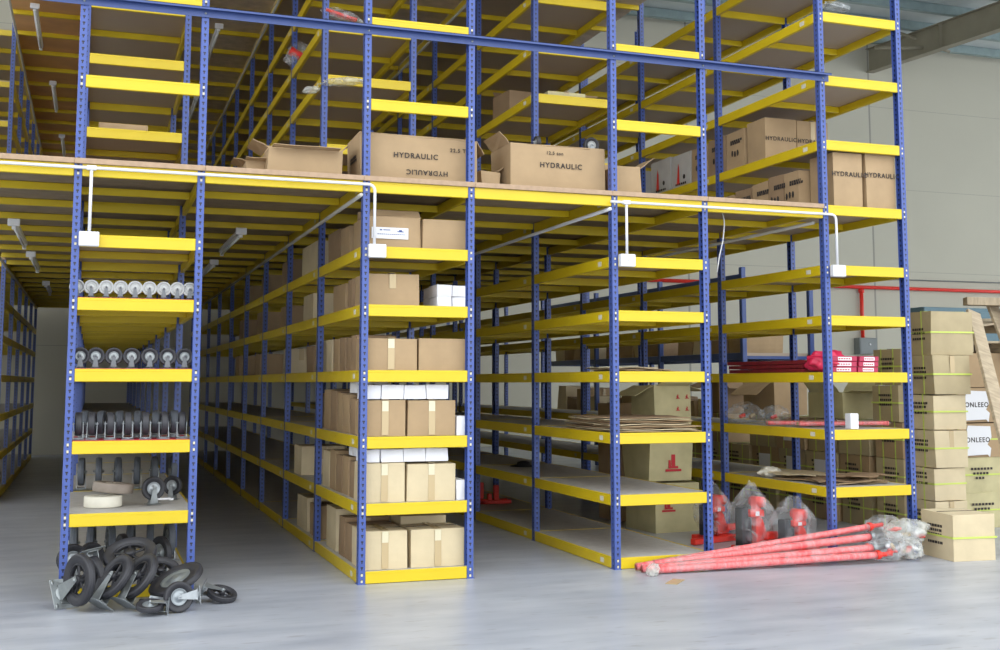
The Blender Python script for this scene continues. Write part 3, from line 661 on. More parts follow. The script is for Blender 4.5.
for l, d in ((4, .35), (3, .35), (2, .75)):  # added sheets: their red stands in for colour fringing at the beam edge
    b = MB(); b.cham(RX['A']+.056, RX['A']+W-.056, YF-.02, YF+d, LV[l]-.0025, LV[l]+.0035, .001)
    tag(put('liner_sheet', b.mesh('liner_sheet', 'liner')), 'added thin red fringe sheet under the wheels on the caster rack %s' % SH[l], 'liner sheet')
row(9, (73.5, 88, 103, 117.5, 132, 146.5, 161, 174.5, 187), YF+.07, zs(4), PI/2, ((.056, .03, 'nylon', 'nylon'), {'forkm': 'steel_dark'}), lambda i: '%s white nylon caster from the left in the row on the caster rack fifth shelf' % nth(i, 9), 'white nylon casters')
row(7, (79.5, 95, 113, 131, 149, 167, 184), YF+.09, zs(3), PI/2, ((.066, .035, 'rubber', 'galv'), {'forkm': 'steel_dark'}), lambda i: '%s dark rubber caster from the left in the row on the caster rack fourth shelf' % nth(i, 7), 'dark casters on the fourth shelf')
for q, (Y, nm) in enumerate(((YF+.1, 'front'), (YF+.36, 'middle'), (YF+.62, 'back'))):
    row(7, [x+q*1.2 for x in ((80, 94, 111.5, 129.5, 147, 165, 183) if q == 0 else (84, 101, 119, 137, 155, 173))], Y, zs(2), 0, ((.088, .05, 'rubber' if q == 0 else 'rubber_grey', 'zinc'), {}), lambda i: '%s edge-on caster from the left in the %s row on the caster rack third shelf' % (nth(i, 7), nm), 'edge-on casters on the third shelf', jit=.12)
row(6, (85, 102, 121, 140, 157, 176), YF+1.97, zs(1), 0, ((.125, .055, 'rubber_grey', 'zinc'), {}), lambda i: '%s blue-grey caster from the left in the back row on the caster rack second shelf' % nth(i, 6), 'blue-grey casters on the second shelf', jit=.1)
def at3(o, x, y, z, rz): o.location = (x, y, z); o.rotation_euler = (0, 0, rz)
at3(caster('caster with white brake pedal standing at the front of the caster rack second shelf', .092, .04, 'rubber', 'zinc', forkm='galv', pedal=True), .49, 9.62, zs(1), PI/2+.25)
at3(caster('plain caster just behind the white-pedalled one on the caster rack second shelf', .08, .04, 'rubber', 'zinc'), .66, 10.0, zs(1), PI/2-.5)
def ring_wheel(label, R, h, m, loc, tilt):
    root = thing('loose_wheel', label, 'wheel', loc); root.rotation_euler = tilt
    b = MB(); b.lathe([(R*.5, 0), (R*.97, 0), (R, .008), (R, h-.008), (R*.97, h), (R*.5, h)], 36, None, True, True); put('tread_ring', b.mesh('tread_ring', m), root)
    b = MB(); b.lathe([(R*.12, h*.1), (R*.49, h*.2), (R*.49, h*.8), (R*.12, h*.9)], 24, None, True, True)
    for i in range(6): b.cham(R*.1, R*.46, -.008, .008, h*.1, h*.96, .002, Matrix.Rotation(PI/3*i, 4, 'Z'))
    put('wheel_disc', b.mesh('wheel_disc', 'cream'), root)
ring_wheel('cream plastic wheel lying flat under the tan one on the caster rack', .142, .085, 'cream', (.115, 9.60, LV[1]+.0), (0, 0, 0))
ring_wheel('tan wheel leaning on top of the flat cream wheel', .155, .075, 'tan_rubber', (.185, 9.72, LV[1]+.098), (.02, .10, .4))
# bottom shelf of the caster rack
row(6, (80, 97, 116, 136, 155, 174), YF+1.1, zs(0), 0, ((.14, .06, 'rubber_grey', 'zinc'), {}), lambda i: '%s edge-on caster from the left in the back row on the caster rack bottom shelf' % nth(i, 6), 'edge-on casters on the bottom shelf', jit=.15)
for i, (x, Y, rz, R) in enumerate(((79, YF+.35, PI/2+.25, .115), (97, YF+.4, PI/2+.6, .115), (166, YF+.35, .5, .13), (128, YF+.6, .3, .13))):
    o = caster('%s large grey caster from the left standing behind the floor heap on the bottom shelf' % (ORD[0], ORD[1], ORD[3], ORD[2])[i], R, .05, 'rubber', 'zinc', group='casters behind the heap')
    p = atY(x, 380, Y); at3(o, p.x, Y, zs(0)+.0, rz)
# the heap on the floor
def min_z(o):
    bpy.context.view_layer.update(); m = 9
    for c in o.children:
        if c.data:
            for v in c.data.vertices: m = min(m, (c.matrix_world @ v.co).z)
    return m
heap = [  # px, py, Y, R, w, axis, fork direction, spokes, label
    (79, 586, 8.72, .18, .055, (-.86, -.5, .06), (-.4, .7, -.5), 1, 'leftmost big tyre caster standing almost upright in the floor heap'),
    (96, 580, 8.98, .17, .055, (.93, .32, .15), (0, .3, .9), 1, 'big tyre caster squeezed behind the leftmost one in the floor heap'),
    (114, 582, 8.72, .17, .052, (-.72, -.35, .58), (-.5, -.3, -.8), 1, 'leaning big tyre caster with its plate on the floor, left of centre in the heap'),
    (139, 582, 8.68, .17, .052, (-.74, -.33, .56), (-.5, -.3, -.8), 1, 'leaning big tyre caster with its plate on the floor at the centre of the heap'),
    (130, 554, 8.98, .19, .055, (-.15, -.42, .88), (.6, .75, .45), 1, 'big loose tyre lying across the top of the floor heap'),
    (160, 571, 8.95, .15, .05, (.1, -.5, .85), (-.9, .1, .1), 1, 'big loose tyre tucked behind the right half of the floor heap'),
    (176, 580, 8.7, .20, .05, (-.42, -.2, .88), (-.5, .8, 0), 0, 'thin wide tyre lying tilted over the right half of the floor heap'),
    (179, 586, 8.45, .105, .045, (.25, -.95, .1), (.95, .25, .05), 0, 'small caster with a plate facing out to the right of the heap'),
    (150, 608, 8.42, .095, .04, (0, -.2, .98), (.98, -.15, 0), 0, 'small caster lying flat at the front of the heap with its plate to the right'),
    (222, 593, 8.75, .11, .045, (.2, -.3, .93), (-.8, .2, .2), 1, 'small caster lying flat apart from the heap at its right end'),
    (152, 592, 8.62, .09, .04, (.2, .2, .95), (.2, -.95, .1), 0, 'small caster with its galvanized plate standing up in the middle of the heap')]
for (px, py, Y, R, w_, ax, fk, sp, lb) in heap:
    o = caster(lb, R, w_, 'rubber', 'black' if sp else 'hub', bool(sp), 'galv' if R > .12 else 'zinc', group='casters heaped on the floor')
    X_ = Vector(ax).normalized(); Z_ = (Vector(fk)-X_*X_.dot(Vector(fk))).normalized()*-1; Y_ = Z_.cross(X_)
    if 'tyre' in lb.split()[:4] and 'caster' not in lb:        # a wheel without its fork
        for c_ in list(o.children):
            if c_.name.startswith(('fork', 'mounting_plate')): bpy.data.objects.remove(c_)
        o.name = 'loose_wheel'; o['category'] = 'wheel'
    Rm = Matrix((X_, Y_, Z_)).transposed().to_4x4(); p = atY(px, py, Y)
    o.matrix_world = Matrix.Translation(p) @ Rm @ Matrix.Translation((0, 0, -o['zc']))
    mz = min_z(o); cap = .001
    if mz < cap or (o.name[:5] != 'loose' and p.z-R*1.3 < .12 and mz < .12): o.location.z += cap-mz
for o in bpy.data.objects:
    if 'zc' in o: del o['zc']
# ------------------------------------------------------------------ plastic bags, jacks, long red pipes
from mathutils import noise as NZ
def blob(name, c, r, m, amp=.18, pinch=0., seed=0, fr=2.2, n=20):
    b = MB(); vs = []; rings = n; seg = n*2
    for j in range(rings+1):
        th = PI*j/rings
        for i in range(seg):
            ph = 2*PI*i/seg; d = Vector((math.sin(th)*math.cos(ph), math.sin(th)*math.sin(ph), math.cos(th)))
            k = 1+amp*NZ.noise(d*fr+Vector((seed*3.1, 0, 0)))+amp*.6*abs(NZ.noise(d*fr*3+Vector((0, seed, 0))))
            q = Vector((d.x*r[0], d.y*r[1], d.z*r[2]))*k
            if pinch and d.z > 0: s = 1-pinch*d.z**1.2; q.x *= s; q.y *= s
            q.z = max(q.z, -r[2]*.96); vs.append(q)
    fs = [(j*seg+i, (j+1)*seg+i, (j+1)*seg+(i+1) % seg, j*seg+(i+1) % seg) for j in range(rings) for i in range(seg)]
    b.add(vs, fs, None, True); return b.mesh(name, m)
def jack(label, x, y, rz, h, leg, bagr, seed, black=True):
    root = thing('hydraulic_jack', label, 'hydraulic jack', (x, y, 0), rz, 'red jacks wrapped in plastic')
    b = MB()
    b.cham(-leg, .17, -.15, -.08, .004, .06, .006); b.cham(-leg*.4, .17, .08, .15, .004, .06, .006); b.cham(.05, .19, -.15, .15, .008, .065, .006); put('base_frame', b.mesh('base_frame', 'red'), root)
    b = MB(); b.cham(.03, .10, -.04, .04, .065, h*.85, .008); b.cham(-.05, .12, -.06, .06, h*.55, h*.66, .01); b.lathe([(.05, -.07), (.05, .07)], 16, Matrix.Translation((.08, -.0, h*.78)) @ Matrix.Rotation(PI/2, 4, 'X')); b.prism([(.08, .07), (.20, .07), (.12, h*.5), (.08, h*.55)], -.03, .03)
    put('lift_column', b.mesh('lift_column', 'red'), root)
    b = MB(); b.lathe([(.055, .066), (.055, h*.52), (.04, h*.54), (.025, h*.55), (.025, h*.7)], 20, Matrix.Translation((-.07, 0, 0))); b.cham(-.16, -.115, -.05, .05, .066, h*.7, .006); put('ram_cylinder', b.mesh('ram_cylinder', 'black'), root)
    b = MB(); b.cham(.09, .24, -.12, -.055, h*.2, h*.32, .01); put('handle_socket', b.mesh('handle_socket', 'red'), root)
    b = MB(); b.box(.0, .05, -.062, -.0605, h*.57, h*.64); put('warning_label', b.mesh('warning_label', 'white_plastic'), root)
    put('plastic_bag', blob('plastic_bag', None, bagr, 'film', .12, .75 if h > .5 else .45, seed), root, (0, 0, bagr[2]*.97+.07))
jack('red hydraulic jack in clear plastic beside the half-empty rack, leftmost of three', 6.0, 10.45, .3, .52, .42, (.21, .2, .26), 1)
jack('red hydraulic jack under a tall pointed plastic bag, middle of three', 5.93, 9.62, .2, .6, .32, (.24, .22, .30), 2)
jack('red hydraulic jack in a squat plastic bag by the rightmost rack, right of three', 6.26, 9.42, .25, .46, .10, (.21, .2, .235), 3)
# small red jack far back on the third rack's bottom shelf
o = thing('hydraulic_jack', 'small red jack far back on the half-empty rack bottom shelf', 'hydraulic jack', (4.75, 13.7, LV[0]+.002))
b = MB(); b.cham(-.22, .22, -.1, -.04, 0, .045, .006); b.cham(-.22, .22, .04, .1, 0, .045, .006); b.cham(-.2, -.12, -.1, .1, 0, .06, .006); put('base_frame', b.mesh('base_frame', 'red'), o)
b = MB(); b.cham(-.18, -.12, -.03, .03, .06, .26, .006); b.cham(.02, .08, -.03, .03, .0, .22, .006); b.cham(-.06, -.01, -.03, .03, .0, .12, .006); put('lift_column', b.mesh('lift_column', 'red'), o)
# a dark hat-like lid on the same rack
b = MB(); b.lathe([(.16, 0), (.15, .008), (.08, .02), (.07, .05), (.03, .06), (0, .062)], 24); o = put('dark_cover', b.mesh('dark_cover', 'black'), None, atZ(475, 460, LV[1]+.001)); o.location = (4.75, 12.6, LV[1]+.001); tag(o, 'small dark domed cover on the half-empty rack second shelf', 'cover')
pipes = [((636, 567), 9.0, (868, 527), 8.98, .030, 'topmost'), ((654, 564), 8.98, (870, 537), 8.86, .034, 'second from the top'), ((642, 571), 8.9, (866, 548), 8.82, .030, 'middle'), ((657, 572), 8.86, (872, 548), 8.74, .034, 'second lowest'), ((656, 574), 8.80, (876, 555), 8.66, .030, 'lowest, nearest')]
for i, (pl, Yl, pr, Yr, r_, nm) in enumerate(pipes):
    a = atY(*pl, Yl); c = atY(*pr, Yr); a.z = max(a.z, r_+.004); c.z = max(c.z, r_+.004)
    root = thing('red_pipe', 'long red pipe in shiny plastic wrap on the floor, %s of five' % nm, 'pipe', a, 0, 'red pipes laid across the rack fronts'); q = c-a
    b = MB(); N_ = 24; pts = [q*(k/N_) for k in range(N_+1)]; b.tube(pts, r_, 14); put('pipe_tube', b.mesh('pipe_tube', 'pipe_red'), root)
    b = MB(); rr = random.Random(i); pts = [q*(k/30) for k in range(31)]; b.tube(pts, r_, 14, rr=[(r_+.004+rr.uniform(0, .006)) for _ in pts]); put('plastic_wrap', b.mesh('plastic_wrap', 'film_dim'), root)
    u = q.normalized(); b = MB(); b.tube([q, q+u*.03, q+u*.06, q+u*.16], r_, 12, rr=[r_*1.35, r_*1.35, r_*.7, r_*.6]); put('pipe_fitting', b.mesh('pipe_fitting', 'galv' if i % 2 else 'red'), root)
for i, (x, y, Y, r, m) in enumerate(((884, 527, 9.0, (.20, .12, .10), 'film'), (907, 531, 8.80, (.20, .13, .11), 'film_dense'), (888, 547, 8.72, (.16, .12, .12), 'film'), (911, 549, 8.70, (.10, .1, .09), 'film_dense'), (653, 571, 8.72, (.05, .05, .05), 'film_dense'))):
    p = atY(x, y, Y); root = thing('plastic_bag', ('crumpled clear bag behind the red pipe ends', 'crumpled bag of brass fittings beside the strapped carton', 'crumpled clear bag over the nearest pipe ends', 'small knotted bag on the floor before the strapped carton', 'small grey bag at the left tips of the red pipes')[i], 'plastic bag', (p.x, p.y, max(r[2]*.97, p.z)))
    put('bag_film', blob('bag_film', None, r, m, .35, 0, i+5), root)
    if i < 4:
        b = MB(); rr = random.Random(i)
        for k in range(4):
            a = Vector((rr.uniform(-.6, .6)*r[0], rr.uniform(-.5, .5)*r[1], rr.uniform(-.4, .3)*r[2])); dd = Vector((rr.uniform(-1, 1), rr.uniform(-1, 1), rr.uniform(-.3, .3))).normalized()*r[0]*.3
            put('metal_fitting', (lambda q: (q.tube([a-dd, a, a+dd], .014, 8, rr=[.012, .022, .012]), q.mesh('metal_fitting', ('red', 'tape', 'white_plastic')[k % 3]))[1])(MB()), root)
# cardboard scrap on the floor
b = MB(); b.cham(-.05, .05, -.12, .12, 0, .004, .001); o = put('cardboard_scrap', b.mesh('cardboard_scrap', 'tape'), None, (4.47, 8.41, .001), (0, 0, -.75)); tag(o, 'small tan cardboard scrap on the open floor before the half-empty rack', 'cardboard')
# ------------------------------------------------------------------ flattened cardboard
def sheet(label, x, y, z, w, d, t, rz, m, group, wav=.01, seed=0, rag=.03):
    b = MB(); rnd = random.Random(seed); n = 7; N_ = (n+1)**2; vs = []
    ex = [[Vector((rnd.uniform(-rag, rag), rnd.uniform(-rag, rag), 0)) if (i in (0, n) or j in (0, n)) else Vector() for i in range(n+1)] for j in range(n+1)]
    for k in (0, 1):
        for j in range(n+1):
            for i in range(n+1): vs.append(Vector((-w/2+w*i/n, -d/2+d*j/n, k*t+wav*(.5+.5*math.sin(i*1.3+j*.9+seed))))+ex[j][i])
    fs = []
    for j in range(n):
        for i in range(n): q = (j*(n+1)+i, j*(n+1)+i+1, (j+1)*(n+1)+i+1, (j+1)*(n+1)+i); fs.append(tuple(N_+v for v in q)); fs.append(q[::-1])
    for i in range(n): fs += [(i, i+1, N_+i+1, N_+i), (n*(n+1)+i+1, n*(n+1)+i, N_+n*(n+1)+i, N_+n*(n+1)+i+1), ((i+1)*(n+1), i*(n+1), N_+i*(n+1), N_+(i+1)*(n+1)), (i*(n+1)+n, (i+1)*(n+1)+n, N_+(i+1)*(n+1)+n, N_+i*(n+1)+n)]
    b.add(vs, fs); o = put('flattened_carton', b.mesh('flattened_carton', m), None, (x, y, z), (0, 0, rz)); tag(o, label, 'cardboard', group); return o
rs = random.Random(11); z = LV[2]+.001
for i in range(9):
    sheet('%s flattened carton from the bottom of the stack on the half-empty rack third shelf' % ORD[i], 4.72+rs.uniform(-.02, .02), 9.72+rs.uniform(-.04, .04), z, .84, 1.1-.03*i, .006, rs.uniform(-.04, .04), ('carton', 'carton_pale', 'carton_dark')[i % 3], 'flattened cartons on the third shelf', .006+.001*(i % 3), i); z += .0145
z = LV[3]+.001
for i in range(3):
    sheet('%s flattened carton from the bottom on the half-empty rack fourth shelf' % ORD[i], 4.78-.03*i, 9.78+.05*i, z, .5, .7, .006, .2-.2*i, ('carton_dark', 'carton', 'carton_pale')[i], 'flattened cartons on the fourth shelf', .009, i+20); z += .0155
z = LVD[1]+.001
for i, (x, y, w_, d_, rz, m) in enumerate(((6.95, 9.75, .72, .9, .1, 'carton'), (6.9, 9.55, .6, .5, -.2, 'carton_dark'), (6.85, 10.1, .5, .6, .4, 'carton_pale'), (7.08, 9.5, .5, .4, .15, 'carton_dark'))):
    sheet('%s crumpled flattened carton from the bottom on the rightmost rack lowest shelf' % ORD[i], x, y, z, w_, d_, .006, rz, m, 'crumpled cartons on the lowest shelf', .016, i+30, .05); z += .021
o = put('crumpled_bag', blob('crumpled_bag', None, (.12, .09, .05), 'cream', .4, 0, 40), None, (6.62, 10.35, LVD[1]+.05)); tag(o, 'crumpled cream paper bag at the left edge of the rightmost rack lowest shelf', 'paper bag')
# ------------------------------------------------------------------ goods on the rightmost rack
for i in range(3):
    sheet('%s dark red flat pack from the bottom on the rightmost rack' % ORD[i], 6.78, 10.3, LVD[3]+.002+i*.042, .5, 1.35, .036, .02*i, 'dark_red', 'dark red flat packs', .001, i+50, .004)
b = blob('plastic_bag', None, (.17, .15, .10), 'magenta', .4, .1, 9); o = put('plastic_bag', b, None, (6.67, 9.42, LVD[3]+.105)); tag(o, 'bright magenta plastic bag behind the fourth rack upright', 'plastic bag')
for cidx, (xl, xr) in enumerate(((832, 857.5), (859.5, 879))):
    x0 = atY(xl, 380, YF+.1).x; x1 = atY(xr, 380, YF+.1).x
    for j in range(3):
        z0 = LVD[3]+.002+j*.052; root = thing('red_box', '%s slim red box with white label in the %s pile on the rightmost rack' % (('bottom', 'middle', 'top')[j], ('left', 'right')[cidx]), 'box', ((x0+x1)/2+.008*((j*7) % 3-1), YF+.1, z0), .03*(j-1), 'slim red boxes with white labels'); w2 = (x1-x0)/2
        b = MB(); b.cham(-w2, w2, 0, .16, 0, .049, .004); put('box_body', b.mesh('box_body', 'crimson'), root)
        b = MB(); b.box(-w2*.55, w2*.55, -.0015, -.0002, .008, .041); lb = put('white_label', b.mesh('white_label', 'white_plastic'), root)
        b = MB()
        for k in range(5): b.box(-w2*.5+k*w2*.2, -w2*.5+k*w2*.2+w2*.13, -.0022, -.0016, .018, .030)
        put('label_print', b.mesh('label_print', 'ink_red'), lb)
p = atZ(837, 428, LVD[2]); b = MB(); b.cham(-.045, .045, 0, .09, 0, .145, .004); root = thing('white_box', 'small white upright box beside the fourth rack upright', 'box', (p.x, YF+.06, LVD[2]+.001)); put('box_body', b.mesh('box_body', 'carton_white'), root)
b = MB(); b.box(-.044, .044, .043, .047, .145, .1465); put('lid_flap', b.mesh('lid_flap', 'carton_grey'), root)
for i, (y0, x0, x1, rz) in enumerate(((9.95, 6.55, 7.1, -.35), (9.7, 6.75, 7.3, -.12))):
    root = thing('wrapped_rods', ('bundle of red rods in plastic at the left of the rightmost rack third level', 'bundle of orange-tipped rods in plastic by the small white box')[i], 'rods', ((x0+x1)/2, y0, LVD[2]+.035), rz, 'plastic wrapped rod bundles'); ln = .42+.05*i
    for k in range(3):
        b = MB(); b.tube([(-ln, (k-1)*.045, 0), (ln, (k-1)*.045, 0)], .02, 10); b.tube([(ln-.001, (k-1)*.045, 0), (ln+.02, (k-1)*.045, 0)], .024, 10); put('rod', b.mesh('rod', 'pipe_red' if k % 2 == 0 else 'tape'), root)
    put('plastic_wrap', blob('plastic_wrap', None, (ln*1.15, .09, .035), 'film_dim', .2, 0, i+60), root)
for i, (x, y, r) in enumerate(((6.66, 10.9, (.18, .22, .11)), (6.85, 10.6, (.14, .16, .10)))):
    root = thing('plastic_bag', ('large clear bag of parts far left on the rightmost rack third level', 'clear bag of parts in front of the large one on the rightmost rack')[i], 'plastic bag', (x, y, LVD[2]+r[2]), 0, 'clear bags of parts')
    put('bag_film', blob('bag_film', None, r, 'film', .35, .2, i+70), root)
    rr = random.Random(i)
    for k in range(4): q = MB(); a = Vector((rr.uniform(-.5, .5)*r[0], rr.uniform(-.5, .5)*r[1], rr.uniform(-.6, 0)*r[2])); q.tube([a, a+Vector((.03, .02, .01)), a+Vector((.06, .0, .02))], .02, 8); put('metal_part', q.mesh('metal_part', ('galv', 'red', 'tape', 'galv')[k]), root)
# bundles hanging or lying high up on the beams of the carton rack
def bundle(label, px, py, Y, r, rot, m, core):
    p = atY(px, py, Y); root = thing('wrapped_bundle', label, 'wrapped bundle', p, 0, 'plastic wrapped bundles on high beams'); root.rotation_euler = rot
    put('plastic_wrap', blob('plastic_wrap', None, r, m, .3, 0, px % 17), root)
    if core:
        for k in range(3):
            q = MB(); q.tube([(-r[0]*.8, (k-1)*r[1]*.35, 0), (r[0]*.8, (k-1)*r[1]*.3, .0)], r[2]*.3, 8); put('rod', q.mesh('rod', core), root)
bundle('red bundle in clear plastic lying on the high beam left of the second upright', 341, 15.5, YF+L, (.2, .09, .055), (0, .22, 0), 'film', 'red')
bundle('red and white plastic bundle hooked high up behind the carton rack', 296, 54, YF+2*L, (.10, .06, .16), (0, .5, 0), 'film', 'red')
bundle('long clear plastic bundle lying on the beam above the torn carton', 343, 82, YF+L-.05, (.2, .08, .04), (0, -.12, 0), 'film_dense', None)
bundle('short clear plastic bundle left of the long clear one', 311, 90, YF+L, (.08, .06, .035), (0, -.2, 0), 'film_dense', None)
bundle('clear plastic bundle on top of the highest shelf at the rightmost rack', 836, 7, YF+.25, (.14, .08, .045), (0, .1, 0), 'film', 'galv')
o = caster('upright caster peeking over the HYDRAULIC carton by the thin upright', .055, .04, 'rubber', 'zinc'); o.location = (atY(537, 140, YF+.3).x, YF+.3, atY(537, 151, YF+.3).z)
o2 = caster('round white-rimmed wheel peeking over the HYDRAULIC carton on its right', .075, .045, 'rubber', 'nylon'); o2.location = (atY(588, 140, YF+.35).x, YF+.35, atY(588, 156, YF+.35).z); o2.rotation_euler = (.3, 0, PI/2)
for q in (o, o2): 
    if 'zc' in q: del q['zc']
# ------------------------------------------------------------------ cartons stacked on the floor, in the aisle and at the right
STK = 'strapped cartons stacked beside the rightmost rack'
p = atZ(953, 562); q = atZ(992, 561); w_ = .43
h_ = atY(953, 515, p.y).z
carton('single strapped carton on the floor at the right, in front of the tall stack', p.x+w_/2+.015, p.y-.02, 0.001, w_, .48, h_, 'carton_pale', straps=(), bulge=.005, jit=.006, rz=-.08, smudge=((.28, .05), (.24, .05), (.2, .05), (.13, .05)), tape=None).rotation_euler.z = -.10
ob = bpy.data.objects[-1]
b = MB(); g = .011
b.box(-w_/2-g, w_/2+g, -g-.002, -g, h_*.5-.008, h_*.5+.008); b.box(-w_/2-g-.002, -w_/2-g, -g, .48+g, h_*.5-.008, h_*.5+.008); b.box(w_/2+g, w_/2+g+.002, -g, .48+g, h_*.5-.008, h_*.5+.008); b.box(-w_/2-g, w_/2+g, .48+g, .48+g+.002, h_*.5-.008, h_*.5+.008)
for o in C.objects:
    if o.get('label', '').startswith('single strapped carton'): put('strap', b.mesh('strap', 'strap'), o)
zt_ = [0.001, .385, .72, 1.11, 1.475, 1.885]; hs = [.38, .33, .385, .36, .405, .46]
wt_ = [.40, .40, .41, .43, .46, .50]
for i in range(6):
    carton('%s strapped carton from the floor in the tall leaning stack at the right' % ORD[i], 8.205+.011*i+wt_[i]/2, 9.78+(.02 if i % 2 else 0), zt_[i], wt_[i], .42, hs[i]-.004, 'carton_pale' if i < 4 else 'carton_olive', straps=(.35,), tape=None if i % 2 else 'half', bulge=.006, jit=.008, rz=(.0, .03, -.02, .02, -.05, -.10)[i], group=STK, smudge=((.26, .05), (.22, .05), (.16, .05)))
cols = [(10.23, 5, .44), (10.78, 3, .55), (11.38, 3, .58), (12.0, 3, .58), (12.63, 3, .58), (13.26, 2, .58), (13.9, 3, .58), (14.53, 2, .58)]
rs = random.Random(5)
for c, (y, n_, dd_) in enumerate(cols):
    for i in range(n_):
        o = carton('%s strapped carton up in stack %s behind the tall one along the rightmost rack' % (ORD[i], ORD[c]), 8.46+rs.uniform(-.02, .02), y, .001+i*.392, .58, dd_, .386, ('carton_olive', 'carton')[(i+c) % 3 == 2], straps=(.25, .7), group=STK, rz=rs.uniform(-.03, .03), smudge=((.27, .06), (.22, .08), (.17, .06)))
        if (c, i) in ((2, 1), (3, 1), (4, 1), (3, 2)):
            b = MB(); b.box(-.29-.018, -.29-.016, .15, .4, .10, .30); put('paper_label', b.mesh('paper_label', 'white_plastic'), o)
carton('open brown carton with raised flaps atop the stacks behind the rightmost rack', 8.45, 11.3, 1.18, .5, .6, .3, 'carton_green', flaps=((2, .5, .9, .2), (0, .45, .3, .15), (3, .5, 1.0, .2)), rz=.1)
carton('tilted pinkish carton with open flap atop the far strapped stacks', 8.45, 12.7, 1.18, .55, .6, .42, 'carton', flaps=((2, .5, -.5, .3), (0, .5, 1.0, .2)), rz=.15, tilt=(0, .0))
carton('dark crumpled open carton atop the farthest strapped stacks', 8.45, 13.95, 1.18, .6, .5, .45, 'carton_dark', flaps=((2, .5, -.3, .3), (0, .5, -.4, .25)), rz=-.1)
# aisle stack between third and rightmost racks
def mark(o, x, y, z, s, mm='ink_red', face='f', w=.3, g=.01):
    b = MB()
    for (a, c, e, f_) in ((-.5, .5, 0, .12), (-.3, .3, .16, .28), (-.12, .12, .28, .9), (-.3, -.16, .28, .6)): b.box(x+a*s, x+c*s, -g-.0025, -g-.0005, z+e*s, z+f_*s)
    put('printed_mark', b.mesh('printed_mark', mm), o)
GA = 'cartons stacked in the aisle behind the jacks'
o = carton('greenish carton on the floor behind the half-empty rack, lowest in the aisle stack', 5.97, 11.15, .001, .56, .6, .52, 'carton_green', group=GA, rz=.1); mark(o, -.12, 0, .22, .17)
o = carton('bulging greenish carton with a red figure, middle of the aisle stack', 5.90, 11.15, .545, .55, .55, .40, 'carton_green', group=GA, rz=.08, jit=.02); mark(o, .02, 0, .1, .2)
o = carton('open greenish carton with pink print topping the aisle stack', 5.93, 11.15, .96, .46, .45, .60, 'carton_green', group=GA, rz=.12, jit=.012, flaps=((2, .4, -.35, .26), (3, .4, -.2, .2), (0, .42, .5, .1)))
for k in range(4): mark(o, .06+.12*(k % 2), 0, .33+.13*(k//2), .05)
carton('pink and brown carton behind the open greenish one', 6.05, 12.2, .001, .6, .5, 1.35, 'carton', group=GA)
# far right stack with torn paper labels
for i in range(5):
    o = carton('%s carton from the floor in the far right stack beside the leaning timber' % ORD[i], 9.38, 10.35, .001+i*.386, .72, .6, .38, 'carton_green' if i < 2 else 'carton', group='cartons in the far right stack', straps=(.4,) if i < 3 else None, rz=.02*(i % 2), jit=.01)
    if i in (2, 3):
        b = MB(); P_ = [(-.30, .06), (-.27, .02), (.02, .03), (.05, .0), (.07, .10), (.02, .14), (.08, .22), (.07, .34), (-.24, .35), (-.29, .2)]
        b.prism(P_, -.022, -.018); pl = put('paper_label', b.mesh('paper_label', 'white_plastic'), o)
        put('printed_text', text_mesh('ONLEEO', .075, 'ink'), pl, (-.11, -.0235, .19), (PI/2, 0, 0))
    elif i < 2:
        b = MB()
        for r_ in range(3):
            for k in range(7-r_*2): b.box(-.22+r_*.03+k*.045, -.19+r_*.03+k*.045, -.018, -.0165, .25-r_*.05, .275-r_*.05)
        put('printed_text', b.mesh('printed_text', 'ink'), o)
# timber and pallets leaning over the far right stack
def plank(label, a, c, w_, t_, up=(0, 0, 1)):
    a = Vector(a); c = Vector(c); d = c-a; z_ = d.normalized(); x_ = Vector(up).cross(z_).normalized(); y_ = z_.cross(x_)
    m = Matrix((x_, y_, z_)).transposed().to_4x4(); m.translation = a
    b = MB(); b.cham(-w_/2, w_/2, -t_/2, t_/2, 0, d.length, .004); o = put('timber_plank', b.mesh('timber_plank', 'timber')); o.matrix_world = m; return tag(o, label, 'timber', 'timber at the far right')
plank('long pale plank leaning steeply at the far right, beside the tall carton stack', atZ(1036, 560) + Vector((0, 0, .02)), atY(973, 312, 10.1), .17, .04, (0, -1, .2))
plank('second long plank leaning behind the first one at the far right', atZ(1085, 545) + Vector((0, 0, .02)), atY(990, 300, 10.6), .15, .04, (0, -1, .2))
o = thing('wooden_pallet', 'weathered wooden pallet lying on top of the far right carton stack', 'pallet', (9.15, 10.3, 1.935))
for i in range(5): b = MB(); b.cham(0, 1.15, i*.19, i*.19+.13, .10, .125, .004); put('deck_slat', b.mesh('deck_slat', 'timber'), o)
for i in range(3): b = MB(); b.cham(i*.52, i*.52+.09, 0, .9, .0, .10, .004); put('bearer', b.mesh('bearer', 'timber'), o)
o = copy_tree(o); o['label'] = 'upper wooden pallet tilted on the lower one at the far right'; o.location = (9.2, 10.35, 2.10); o.rotation_euler = (.05, -.10, .15)
plank('thick short beam lying across the top pallet at the far right', atY(965, 303, 10.6)+Vector((0, 0, .02)), atY(1030, 303, 10.3), .16, .09)
plank('short board standing on end among the pallets at the far right', Vector((9.75, 10.24, 2.05)), Vector((9.85, 10.3, 2.5)), .2, .03, (0, -1, 0))
